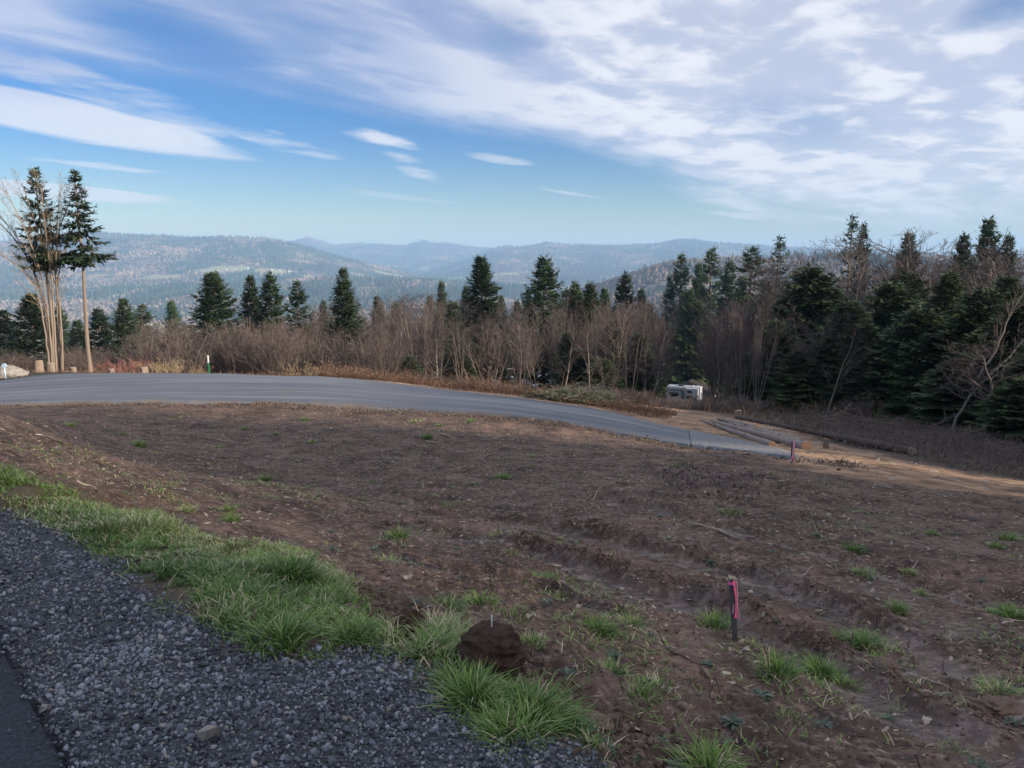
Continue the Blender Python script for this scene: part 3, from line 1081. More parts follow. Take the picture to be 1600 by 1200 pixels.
def broom_trees(P, Hh, Rr, k, r):
    """bare trees: upright slivers fanning out of a stem, gathered in a rounded crown"""
    n = len(P)
    tint = np.clip(r.normal(.5, .25, n), 0, 1)
    allV, allt = [], []
    for j in range(k):
        a = r.uniform(0, 6.28, n)
        e = r.uniform(0.0, 1, n) ** .6
        tip = P + np.stack([np.cos(a) * Rr * e, np.sin(a) * Rr * e, Hh * (1.0 - .55 * e ** 2.2) * r.uniform(.75, 1, n)], 1)
        s0 = P + np.stack([np.cos(a) * Rr * e * .25, np.sin(a) * Rr * e * .25, Hh * r.uniform(.05, .45, n)], 1)
        wv = np.stack([-np.sin(a + 1), np.cos(a + 1), a * 0], 1) * (Rr * .16)[:, None]
        allV.append(np.stack([s0, tip - wv, tip + wv], 1).reshape(-1, 3))
        allt.append(np.repeat(np.clip(tint + r.normal(0, .12, n), 0, 1), 3))
    V = np.concatenate(allV)
    return V, np.arange(len(V)).reshape(-1, 3), np.concatenate(allt)


M['far_needles'] = simple('distant_needles', (0.016, 0.034, 0.022), (0.065, 0.095, 0.048), .02, .9, 0, tint='tint')
M['far_twigs'] = simple('distant_bare_twigs', (0.16, 0.115, 0.092), (0.42, 0.315, 0.245), .02, .95, 0, tint='tint')


def inst_material(name, stops):
    m, nt, b = material(name)
    n = nt.nodes.new('ShaderNodeAttribute')
    n.attribute_type = 'INSTANCER'
    n.attribute_name = 'tint'
    nt.links.new(ramp(nt, E(nt, n.outputs['Fac']), stops), b.inputs['Base Color'])
    b.inputs['Roughness'].default_value = .95
    return m


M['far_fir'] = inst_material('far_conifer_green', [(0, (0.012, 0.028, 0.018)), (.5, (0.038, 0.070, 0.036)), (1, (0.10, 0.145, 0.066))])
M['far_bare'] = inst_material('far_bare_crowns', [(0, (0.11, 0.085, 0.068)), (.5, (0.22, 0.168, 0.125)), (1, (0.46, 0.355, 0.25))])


def instanced_wood(name, label, P, size, tint, kind):
    """a wood too far and too full to count: points that carry low trees of unit height"""
    me = new_mesh(name + '_points', P, [np.zeros((0, 3), int)], {'size': size, 'tint': tint}) if False else bpy.data.meshes.new(name)
    me.vertices.add(len(P))
    me.vertices.foreach_set('co', np.ascontiguousarray(P, np.float32).ravel())
    for k, a in (('size', size), ('tint', tint)):
        me.attributes.new(k, 'FLOAT', 'POINT').data.foreach_set('value', np.ascontiguousarray(a, np.float32))
    o = link(name, me)
    nt = bpy.data.node_groups.new(name + '_nodes', 'GeometryNodeTree')
    nt.interface.new_socket('Geometry', in_out='INPUT', socket_type='NodeSocketGeometry')
    nt.interface.new_socket('Geometry', in_out='OUTPUT', socket_type='NodeSocketGeometry')
    N, Lk = nt.nodes.new, nt.links.new
    gi, go = N('NodeGroupInput'), N('NodeGroupOutput')
    inst = N('GeometryNodeGeometryToInstance')
    for v in range(3):
        parts = []
        if kind == 'conifer':
            for z0, z1, r0 in ((.04, .55, .20), (.28, .80, .145), (.55, 1.0, .085)):
                c = N('GeometryNodeMeshCone')
                c.fill_type = 'NONE'
                c.inputs['Vertices'].default_value = 6 + v
                c.inputs['Radius Top'].default_value = .004
                c.inputs['Radius Bottom'].default_value = r0 * (.8 + .22 * v)
                c.inputs['Depth'].default_value = z1 - z0
                t = N('GeometryNodeTransform')
                t.inputs['Translation'].default_value = (0, 0, z0)
                t.inputs['Rotation'].default_value = (0, 0, z0 * 5 + v)
                Lk(c.outputs['Mesh'], t.inputs['Geometry'])
                parts.append(t.outputs[0])
            jit = .055
        else:
            for x, y, z, r_ in ((0, 0, .62, .30), (.16, .05, .45, .24), (-.13, .10, .42, .25), (.0, -.15, .40, .24)):
                c = N('GeometryNodeMeshIcoSphere')
                c.inputs['Radius'].default_value = r_ * (.85 + .12 * v)
                c.inputs['Subdivisions'].default_value = 1
                t = N('GeometryNodeTransform')
                t.inputs['Translation'].default_value = (x, y, z)
                t.inputs['Scale'].default_value = (.9, .9, 1.25)
                Lk(c.outputs['Mesh'], t.inputs['Geometry'])
                parts.append(t.outputs[0])
            jit = .10
        j = N('GeometryNodeJoinGeometry')
        for q in parts:
            Lk(q, j.inputs[0])
        sp = N('GeometryNodeSetPosition')
        rv = N('FunctionNodeRandomValue')
        rv.data_type = 'FLOAT_VECTOR'
        rv.inputs[0].default_value = (-jit, -jit, -jit)
        rv.inputs[1].default_value = (jit, jit, jit)
        rv.inputs['Seed'].default_value = v
        Lk(rv.outputs[0], sp.inputs['Offset'])
        Lk(j.outputs[0], sp.inputs['Geometry'])
        sm = N('GeometryNodeSetMaterial')
        sm.inputs['Material'].default_value = M['far_fir' if kind == 'conifer' else 'far_bare']
        Lk(sp.outputs[0], sm.inputs['Geometry'])
        Lk(sm.outputs[0], inst.inputs[0])
    iop = N('GeometryNodeInstanceOnPoints')
    Lk(gi.outputs[0], iop.inputs['Points'])
    Lk(inst.outputs[0], iop.inputs['Instance'])
    iop.inputs['Pick Instance'].default_value = True
    ri = N('FunctionNodeRandomValue')
    ri.data_type = 'INT'
    ri.inputs[4].default_value, ri.inputs[5].default_value = 0, 2
    Lk(ri.outputs[2], iop.inputs['Instance Index'])
    rr = N('FunctionNodeRandomValue')
    rr.data_type = 'FLOAT_VECTOR'
    rr.inputs[1].default_value = (.08, .08, 6.283)
    Lk(rr.outputs[0], iop.inputs['Rotation'])
    na = N('GeometryNodeInputNamedAttribute')
    na.data_type = 'FLOAT'
    na.inputs['Name'].default_value = 'size'
    Lk(na.outputs['Attribute'], iop.inputs['Scale'])
    Lk(iop.outputs[0], go.inputs[0])
    md = o.modifiers.new('trees', 'NODES')
    md.node_group = nt
    return tag(o, label, kind='stuff')


def far_woods():
    r = np.random.default_rng(5)
    for nm, lab, y0, y1, n, mode in (('wooded_slope', 'mixed wood on the slope beyond the nearest trees', 230, 1000, 5600, 'mesh'),
                                      ('valley_wood', 'mixed woodland filling the valley floor', 900, 3400, 52000, 'inst'),
                                      ('distant_wood', 'blue hazy forest covering the far hills', 3400, 12500, 110000, 'inst')):
        Y = np.exp(r.uniform(math.log(y0), math.log(y1), n))
        S = r.uniform(-.76, .76, n)
        X = S * Y
        Z = H(X, Y)
        clear = np.zeros(n, bool)
        for (p, w, h) in FIELD_AT:
            clear |= ((X - p[0]) / (w * 1.05)) ** 2 + ((Y - p[1]) / (h * 3.4)) ** 2 < 1
        open_ = fbm(X / 260, Y / 380, 3, 201) > .36
        keep = ~clear & ~open_
        X, Y, Z = X[keep], Y[keep], Z[keep]
        patch = fbm(X / 520, Y / 800, 4, 211, .6) * 1.25
        con = patch + r.normal(0, .13, len(X)) + (.10 if y0 > 3000 else 0.05) - .25 * ((X / Y > .08) & (Y > 1100) & (Y < 2300)) > -.03
        P = np.stack([X, Y, Z - .3], 1)
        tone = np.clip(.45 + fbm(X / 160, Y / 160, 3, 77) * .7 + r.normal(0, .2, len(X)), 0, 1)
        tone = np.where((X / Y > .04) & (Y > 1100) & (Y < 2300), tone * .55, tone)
        for sel, kind in ((con, 'conifer'), (~con, 'bare')):
            p = P[sel]
            m = len(p)
            h = r.uniform(11, 24, m) * (1 + .35 * fbm(p[:, 0] / 90, p[:, 1] / 90, 2, 9)) if kind == 'conifer' else r.uniform(8, 15, m)
            h = h * np.where(p[:, 1] < 1000, .72, 1.0)
            label = lab + (', the dark conifers' if kind == 'conifer' else ', the tan leafless trees')
            if mode == 'mesh':
                if kind == 'conifer':
                    V, T, t = cone_trees(p, h, h * r.uniform(.15, .25, m), 6, 6, r)
                    me = new_mesh(nm + '_conifers', V, T, {'tint': t}, False, [M['far_needles']])
                else:
                    V, T, t = broom_trees(p, h, h * r.uniform(.24, .42, m), 26, r)
                    me = new_mesh(nm + '_bare', V, T, {'tint': t}, False, [M['far_twigs']])
                tag(link(nm, me), label, kind='stuff')
            else:
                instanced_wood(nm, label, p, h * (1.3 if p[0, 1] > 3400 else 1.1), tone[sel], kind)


far_woods()


# ---------------------------------------------------------------- trees that can be told apart
FIR = [conifer('fir_a', 21, rad=2.6, gap=.28, nb=8, shape=.72), conifer('fir_b', 22, rad=2.4, gap=.27, nb=7, shape=.78), conifer('fir_c', 23, rad=2.5, gap=.32, nb=7, shape=.66, skip=.12)]
SLIM = [conifer('slim_fir_a', 31, rad=1.8, gap=.30, nb=6, shape=.62, spray=.28, skip=.1), conifer('slim_fir_b', 32, rad=1.7, gap=.33, nb=6, shape=.6, spray=.28, skip=.2)]
OLD = [conifer('old_fir', 41, rad=1.5, gap=.38, nb=5, shape=.55, crown0=.25, droop=.5, spray=.28, skip=.25, density=.9, lop=.2),
       conifer('tufted_fir', 42, rad=1.35, gap=.24, nb=5, shape=.5, crown0=.60, droop=.3, spray=.28, skip=.15, conc=-.2)]
CEDAR = [conifer('cedar_a', 51, rad=2.7, gap=.27, nb=7, shape=.62, droop=1.0, cedar=True, spray=.36, top_up=.6), conifer('cedar_b', 52, rad=2.9, gap=.30, nb=7, shape=.55, droop=.9, cedar=True, spray=.38, top_up=.5, lop=.15),
         conifer('cedar_c', 53, rad=2.4, gap=.27, nb=7, shape=.7, droop=1.1, cedar=True, spray=.34, top_up=.6)]
up = lambda r_: (r_[0], r_[1], 1)
ALDER = [bare_tree('alder_a', 61, [((0, 0, 0), (0.02, 0, 1), 9.6, .10)], spread=(30, 34, 40), trop=.07, nch=(20, 6, 4)),
         bare_tree('alder_b', 62, [((0, 0, 0), (-.05, .04, 1), 9.2, .09), ((.25, .1, 0), (.12, .02, 1), 8.2, .07)], spread=(28, 34, 40), trop=.07, nch=(14, 5, 4)),
         bare_tree('alder_c', 63, [((0, 0, 0), (0.05, -.03, 1), 9.8, .11)], spread=(46, 40, 42), trop=.05, nch=(17, 7, 4))]
FAN = [bare_tree('maple_a', 71, [((.15 * math.cos(a), .15 * math.sin(a), 0), (.30 * math.cos(a) * q, .30 * math.sin(a) * q, 1), 9.0 + q, .075) for a, q in ((0, .9), (1.1, .4), (2.2, 1.1), (3.3, .6), (4.4, 1.2), (5.4, .7))], spread=(24, 30, 36), trop=.06, nch=(9, 5, 4)),
       bare_tree('maple_b', 72, [((.2 * math.cos(a), .2 * math.sin(a), 0), (.42 * math.cos(a) * q, .42 * math.sin(a) * q, 1), 8.4 + q, .085) for a, q in ((.4, 1.0), (1.9, .5), (3.0, 1.1), (4.6, .8), (5.6, .4))], spread=(34, 38, 40), trop=.05, nch=(10, 6, 4))]
WIDE = [bare_tree('wide_bare_a', 75, [((0, 0, 0), (.04, 0, 1), 8.6, .14)], spread=(56, 44, 46), trop=.04, nch=(22, 9, 6), wob=.16),
        bare_tree('wide_bare_b', 76, [((0, 0, 0), (-.10, .05, 1), 8.2, .13), ((.1, 0, .2), (.28, -.1, 1), 7.6, .10)], spread=(52, 46, 48), trop=.03, nch=(16, 9, 6), wob=.18)]


def thicket(name, seed, n, h, mats, fan=.35, **k):
    r = np.random.default_rng(seed)
    st = []
    for i in range(n):
        a, q = r.uniform(0, 6.28), r.uniform(0, 1) ** .5
        st.append(((q * .9 * math.cos(a), q * .9 * math.sin(a), 0), (fan * q * math.cos(a) + r.normal(0, .1), fan * q * math.sin(a) + r.normal(0, .1), 1), h * r.uniform(.55, 1), .016 + .012 * r.random()))
    return bare_tree(name, seed, st, mats, maxlev=2, **k)


SHRUB = [thicket('shrub_a', 81, 20, 3.4, ('twigs', 'twigs'), spread=(28, 34, 40), nch=(9, 5, 3), trop=.05), thicket('shrub_b', 82, 24, 3.0, ('twigs', 'twigs'), fan=.6, spread=(36, 38, 40), nch=(8, 5, 3), trop=.02)]
REDSH = [thicket('red_shrub', 83, 34, 1.6, ('twigs_red', 'twigs_red'), fan=.7, spread=(26, 30, 36), nch=(5, 3, 2), trop=.06)]
TANSH = [thicket('tan_shrub', 84, 26, 1.7, ('twigs_tan', 'twigs_tan'), fan=.75, spread=(34, 36, 40), nch=(7, 4, 3), trop=.02)]


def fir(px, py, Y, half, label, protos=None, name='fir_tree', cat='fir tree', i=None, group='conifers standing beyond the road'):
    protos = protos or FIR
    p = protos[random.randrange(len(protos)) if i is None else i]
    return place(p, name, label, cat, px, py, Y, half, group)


fir(333, 425, 72, 50, 'broad dark fir, the leftmost of the firs standing behind the far road', i=0)
fir(391, 430, 82, 32, 'fir with a pointed top, first on the right of the broad dark fir', i=1)
fir(422, 428, 78, 34, 'dark fir pressed against its neighbour, between two other firs behind the road', i=2)
fir(464, 440, 70, 29, 'small sparse fir among bare saplings, left of the tall roadside fir', SLIM, i=0)
fir(536, 418, 58, 34, 'tall green fir close behind the road, branched almost to the ground', i=1)
fir(752, 400, 84, 42, 'tall fir with a layered pointed top, behind bare alders at the centre', i=0)
fir(850, 402, 90, 46, 'broad layered fir, tallest to the left of the cedars above the brush pile', i=2)
fir(707, 470, 62, 30, 'thin ragged fir beside the fan shaped bare maple', SLIM, i=1)
fir(690, 440, 150, 22, 'small fir showing its tip just above the bare crowns left of centre', i=1)
fir(978, 428, 108, 30, 'fir with a bushy narrow top above the brown crowns behind the brush pile', i=2)
fir(1046, 432, 196, 18, 'slender fir left of the dense cedar column, far down the slope', SLIM, i=0)
fir(1064, 399, 200, 28, 'narrow spire fir rising behind the dense cedar', SLIM, i=0)
fir(1092, 412, 192, 28, 'dark fir second from the left in the group of spires beyond the cedar', i=1)
fir(1111, 390, 198, 30, 'tallest spire fir in the group beyond the cedar', SLIM, i=1)
fir(1141, 408, 190, 28, 'separate fir on the right of the group of spires', i=2)
fir(1176, 385, 112, 22, 'tufted fir with a bare stem below its dark bushy head', OLD, i=1)
fir(1219, 374, 110, 26, 'ragged old fir with short uneven branches beside the tufted fir', OLD, i=0)
fir(1333, 342, 96, 24, 'thin tall fir rising highest on the left of the bare trees', OLD, i=0)
fir(1349, 352, 98, 22, 'thin tall fir standing close beside a slightly taller one', SLIM, i=1)
fir(1422, 364, 92, 42, 'fir half hidden among the spreading bare crowns at the right', i=1)
fir(1508, 366, 90, 34, 'dark fir at the left of the skyline group in the top of the right wood', i=0)
fir(1546, 342, 94, 36, 'highest fir of the skyline group in the right wood', i=2)
fir(1578, 368, 92, 34, 'fir at the right border of the photograph, last of the skyline group', i=1)
fir(46, 458, 72, 40, 'dark fir behind the bare multi stemmed tree', i=0)
fir(4, 484, 80, 34, 'fir partly cut by the left border of the photograph', i=1)
fir(152, 482, 92, 32, 'fir seen just right of the bare pole of the thin fir', i=2)
fir(192, 466, 95, 36, 'fir with a broad skirt between the thin fir and the reddish saplings', i=1)
fir(222, 476, 99, 28, 'low fir next to the pale bushy crown at the left', SLIM, i=0)
fir(120, 500, 110, 30, 'fir low behind the two tall left trees', i=1)

for a in [(590, 462, 130, 22, 'fir showing above the thin alder right of the roadside fir'), (618, 474, 150, 20, 'small fir further down the slope left of the fan maple'), (672, 462, 165, 22, 'fir tip seen through the crown of the fan maple'), (728, 448, 120, 24, 'fir standing just left of the tall layered fir'),
          (783, 462, 140, 22, 'fir standing just right of the tall layered fir'), (808, 470, 160, 22, 'small fir midway between the two tallest centre firs'), (826, 452, 125, 22, 'fir close to the left side of the broad layered fir'), (884, 452, 140, 24, 'fir behind the left cedar of the olive topped pair'),
          (945, 450, 150, 24, 'fir right of the olive topped cedar pair'), (1003, 452, 165, 24, 'fir right of the bushy narrow topped fir'), (1160, 432, 175, 24, 'fir left of the tufted fir with the bare stem'), (1198, 440, 160, 24, 'fir between the tufted fir and the ragged old fir'), (505, 470, 140, 20, 'fir left of the roadside fir, further down the slope'),
          (268, 470, 150, 24, 'fir left of the broad dark fir, further down the slope'), (90, 478, 130, 26, 'fir glimpsed behind the bare stem bundle')]:
    fir(*a)
ced = lambda *a, **k: fir(*a, protos=CEDAR, name='cedar_tree', cat='cedar tree', group='dark cedars standing around the clearing', **k)
ced(1076, 452, 178, 36, 'dense cedar column standing left of the pale fan of bare limbs', i=2)
ced(1098, 476, 176, 30, 'cedar joined to the right side of the dense column', i=0)
ced(898, 440, 82, 28, 'cedar with an olive brown top, left one of the pair above the brush pile', i=2)
ced(922, 442, 80, 28, 'cedar with an olive brown top, right one of the pair above the brush pile', i=0)
ced(998, 520, 62, 26, 'low dark cedar beside the parked camper', i=1)
ced(960, 500, 66, 30, 'dark cedar behind pale thin alders', i=2)
ced(1012, 474, 120, 26, 'rounded olive cedar further down the slope', i=1)
ced(885, 520, 70, 20, 'narrow dark cedar rising above the white roof', i=0)
ced(1268, 415, 62, 66, 'large dark cedar at the left edge of the right wood', i=1)
ced(1214, 500, 60, 46, 'cedar skirt hanging low at the corner of the right wood', i=0)
ced(1330, 470, 56, 60, 'dark cedar behind the slim mossy trunk', i=2)
ced(1392, 440, 60, 62, 'dark cedar in the middle of the right wood', i=1)
ced(1440, 480, 50, 64, 'broad cedar with fresh green sprays near the ground', i=0)
ced(1486, 425, 52, 52, 'cedar with a leaning bushy head above its neighbours', i=2)
ced(1545, 448, 46, 66, 'cedar behind the leaning pale limbs', i=1)
ced(1600, 470, 40, 72, 'cedar at the right border of the photograph', i=0)
ced(1500, 560, 42, 56, 'low cedar spreading over the edge of the dry brush', i=2)
ced(1610, 590, 34, 60, 'low cedar boughs reaching the ground at the far right', i=1)
ced(1372, 545, 52, 50, 'low cedar in deep shade by the dry brush', i=0)
ced(1250, 545, 56, 42, 'low cedar next to the corner of the right wood', i=2)

for a in [(905, 545, 64, 34, 'low dark cedar under the olive topped pair'), (942, 560, 58, 30, 'dark young cedar right behind the brush pile'), (975, 545, 72, 34, 'dark cedar in shade left of the low cedar by the camper'), (715, 540, 60, 26, 'low green cedar at the foot of the ragged fir'),
          (755, 520, 74, 36, 'dark cedar below the tall layered fir'), (640, 555, 52, 24, 'low dark evergreen bush below the fan shaped maple'), (1200, 560, 66, 44, 'cedar filling the left corner of the right wood'), (1300, 450, 66, 56, 'cedar rising behind the slim mossy trunk, left one'),
          (1345, 505, 54, 52, 'dark cedar right behind the slim mossy trunk'), (1405, 510, 52, 56, 'cedar left of the one with fresh green sprays'), (1465, 520, 47, 54, 'dark cedar in the deepest shade of the right wood'), (1530, 520, 43, 54, 'cedar just left of the leaning pale limbs'), (1575, 430, 56, 60, 'tall cedar below the last skyline firs'),
          (1240, 480, 68, 48, 'cedar between the large dark cedar and the pale crowns'), (1420, 425, 70, 50, 'cedar top in the middle of the right wood skyline'), (1640, 520, 36, 60, 'cedar cut by the right border of the photograph')]:
    ced(*a)
bare = lambda px, py, Y, label, protos, half=None, i=0, group='leafless trees beyond the road': place(protos[i], 'bare_tree', label, 'leafless tree', px, py, Y, half, group)
bare(655, 448, 55, 'fan shaped leafless maple with many upright limbs beside the road', FAN, 52, 0)
bare(620, 500, 58, 'thin leafless alder left of the fan shaped maple', ALDER, 26, 0)
bare(765, 500, 58, 'leafless tree in front of the tall layered fir', FAN, 46, 1)
bare(578, 470, 60, 'straight leafless alder right of the tall roadside fir', ALDER, 30, 2)
bare(490, 490, 56, 'pale leafless tree leaning beside the small sparse fir', ALDER, 30, 1)
bare(815, 470, 58, 'slim leafless alder left of the white roof', ALDER, 26, 0)
bare(835, 480, 60, 'slim leafless alder in front of the broad layered fir', ALDER, 26, 1)
bare(880, 500, 56, 'thin grey alder behind the brush pile', ALDER, 24, 0)
bare(925, 500, 54, 'grey alder with fine twigs right of the brush pile', ALDER, 30, 2)
bare(965, 470, 60, 'leafless alder with a brownish round crown', WIDE, 42, 0)
bare(950, 540, 50, 'low leafless sapling leaning over the brush pile', ALDER, 24, 1)
bare(1150, 470, 92, 'pale fan of bare limbs right of the dense cedar', FAN, 58, 0)
bare(1195, 480, 88, 'leafless tree with a wide pale crown between cedar and right wood', FAN, 50, 1)
bare(1120, 485, 100, 'leafless crown just behind the dense cedar', WIDE, 46, 1)
bare(1216, 420, 84, 'leafless tree with pale thick upright limbs below the ragged fir', FAN, 34, 1)
bare(1288, 378, 92, 'slender leafless tree against the sky left of the thin tall firs', ALDER, 30, 2)
bare(1352, 362, 72, 'leafless tree with a dark ivy covered trunk', WIDE, 52, 0)
bare(1388, 352, 76, 'spreading leafless tree with branches reaching against the sky', WIDE, 60, 1)
bare(1440, 348, 74, 'widest leafless crown on the skyline of the right wood', WIDE, 72, 0)
bare(1490, 380, 70, 'leafless tree in front of the skyline firs', WIDE, 56, 1)
bare(1540, 390, 64, 'dense greyish leafless tree below the highest skyline fir', WIDE, 60, 0)
bare(1590, 350, 66, 'leafless tree at the right border reaching above the firs', WIDE, 56, 1)
bare(1302, 500, 50, 'slim tree with a mottled mossy trunk in front of the dark cedars', ALDER, 40, 2)
bare(1260, 470, 57, 'leafless branches tangled in the large dark cedar', WIDE, 52, 1)
bare(1570, 520, 36, 'grey tangle of leafless branches at the right border', WIDE, 70, 1)
bare(1345, 610, 43, 'small bare sapling with forked white stems at the edge of the brush', SHRUB, 20, 1)
bare(30, 540, 52, 'small reddish leafless tree behind the stumps at the left', ALDER, 30, 1)
bare(262, 500, 66, 'pale bushy crown behind the reddish saplings', WIDE, 34, 0)

r_ = np.random.default_rng(99)
ORD = 'first second third fourth fifth sixth seventh eighth ninth tenth eleventh twelfth thirteenth fourteenth fifteenth sixteenth seventeenth eighteenth nineteenth twentieth'.split()
ORD += ['twenty-' + w for w in ORD[:9]] + ['thirtieth'] + ['thirty-' + w for w in ORD[:9]]


def scatter_trees():
    """the saplings and alders that make the brown thicket behind the road: every one a tree of its own"""
    k = 0
    spec = []
    for i in range(180):                                      # back rows of alders
        px = r_.uniform(560, 1190)
        Y = r_.uniform(52, 115)
        if 1030 < px < 1118 or 826 < px < 868 or 784 < px < 802:
            continue
        top = 455 + 55 * r_.random() + (20 if px < 620 else 0) + max(0, (Y - 80)) * .25
        spec.append((px, top, Y, ALDER + FAN + [WIDE[0]], r_.uniform(20, 34), 'brown leafless tree crowding the slope behind the road', 'brown leafless trees on the slope'))
    for i in range(90):                                      # taller alders filling the middle of the belt
        px = r_.uniform(470, 1180)
        Y = r_.uniform(70, 125)
        if 1030 < px < 1118 or 826 < px < 868 or 784 < px < 802:
            continue
        spec.append((px, 448 + 45 * r_.random(), Y, ALDER + FAN + WIDE, r_.uniform(24, 38), 'brown', 'brown leafless trees on the slope'))
    for i in range(84):                                      # thicket of saplings left
        px = r_.uniform(225, 600)
        Y = r_.uniform(46, 62)
        top = 488 + 42 * r_.random()
        spec.append((px, top, Y, SHRUB + SHRUB + ALDER, r_.uniform(22, 40), 'purplish leafless sapling in the thicket left behind the road', 'purplish saplings behind the road'))
    for i in range(24):
        px = r_.uniform(-40, 240)
        Y = r_.uniform(48, 64)
        spec.append((px, 535 + 22 * r_.random(), Y, SHRUB, r_.uniform(22, 36), 'brownish leafless shrub behind the stumps', 'brownish shrubs behind the stumps'))
    for i in range(18):                                      # right of centre, around the camper
        px = r_.uniform(1000, 1180)
        Y = r_.uniform(44, 60)
        spec.append((px, 615 + 18 * r_.random(), Y, SHRUB, r_.uniform(20, 34), 'dark leafless bush below the parked camper', 'dark bushes below the camper'))
    for i in range(34):
        px = r_.uniform(1200, 1640)
        Y = r_.uniform(70, 100)
        spec.append((px, 372 + 80 * r_.random(), Y, WIDE + WIDE + ALDER, r_.uniform(34, 56), 'greyish leafless tree inside the right wood', 'greyish leafless trees in the right wood'))
    for i in range(44):                                      # low brown tangle at the roadside
        px = r_.uniform(480, 1010)
        Y = r_.uniform(42, 50)
        if 815 < px < 875:
            continue
        spec.append((px, 565 + (px - 480) * .075 + 14 * r_.random(), Y, SHRUB, r_.uniform(16, 28), 'low leafless bush close behind the far verge of the road', 'low bushes behind the verge'))
    marks = [(-200, 'the left border'), (90, 'the stem bundle'), (226, 'the last stump'), (326, 'the green post'), (464, 'the small sparse fir'), (536, 'the roadside fir'), (655, 'the fan maple'), (752, 'the layered fir'), (850, 'the broad fir'),
             (960, 'the brush pile'), (1076, 'the cedar column'), (1200, 'the right wood corner'), (1335, 'the thin tall firs'), (1440, 'the widest bare crown'), (1546, 'the highest fir'), (1900, 'the right border')]
    rows = {}
    for t in spec:
        i = max(k for k in range(len(marks) - 1) if marks[k][0] <= t[0])
        rows.setdefault((t[6], i), []).append(t)
    for (grp, i), ts in rows.items():
        ts.sort(key=lambda t: t[2])
        n = len(ts)
        names = ['front', 'middle', 'back'] if n > 8 else ['front', 'back'] if n > 4 else ['']
        k = math.ceil(n / len(names))
        for j, nm in enumerate(names):
            for q, t in enumerate(sorted(ts[j * k:(j + 1) * k], key=lambda t: t[0])):
                px, top, Y, pr, half, lab, _ = t
                low = 'bush' in lab or 'shrub' in lab
                p = pr[r_.integers(len(pr))]
                kind = 'bush' if low else 'sapling' if p in SHRUB else 'alder' if p in ALDER else 'maple' if p in FAN else 'tree'
                label = '%s leafless %s, %s from left%s between %s and %s' % (lab.split()[0], kind, ORD[q], ', %s row,' % nm if nm else ',', marks[i][1].replace('the ', ''), marks[i + 1][1].replace('the ', ''))
                place(p, 'shrub' if low else 'bare_tree', label, 'shrub' if low else 'leafless tree', px, top, Y, half, grp, rz=float(r_.uniform(0, 6.28)))


scatter_trees()
for i, (px, py, Y, half, pr, lab) in enumerate([(172, 556, 45, 22, REDSH, 'reddish twiggy bush left of the low stump by the road'), (200, 560, 44, 20, REDSH, 'reddish twiggy bush just right of the low stump'),
                                     (214, 553, 46, 18, REDSH, 'reddish twiggy bush next to the rightmost stump'), (250, 552, 44.5, 24, TANSH, 'tan yellowish bush right of the stumps'),
                                     (266, 560, 44, 18, TANSH, 'small tan bush nearer the green post'), (310, 566, 45, 14, TANSH, 'small yellow green shrub beside the green post'),
                                     (470, 555, 46, 22, TANSH, 'rusty tan bush at the roadside before the sparse fir')]):
    place(pr[0], 'shrub', lab, 'shrub', px, py, Y, half, None, rz=i * 1.3)
# the wood goes on along the right side, beyond the frame, and shades the field
rs = np.random.default_rng(500)
k = 0
for i in range(30):
    x, y = 26 + rs.uniform(-2, 9), -22 + i * 1.75 + rs.uniform(-1, 1)
    if x / max(y, .1) < .74 and y > 0:
        continue
    p = (CEDAR + FIR)[rs.integers(6)]
    s = rs.uniform(1.1, 1.5)
    o = thing('cedar_tree' if p in CEDAR else 'fir_tree', 'dark conifer %s along the right side of the field, counted from the street' % ORD[k], 'conifer', (x, y, float(H(x, y)) - .1), float(rs.uniform(0, 6.28)), 'conifers continuing the right wood', (s, s, s))
    link('trunk', p['trunk'], o)
    link('crown', p['crown'], o)
    k += 1


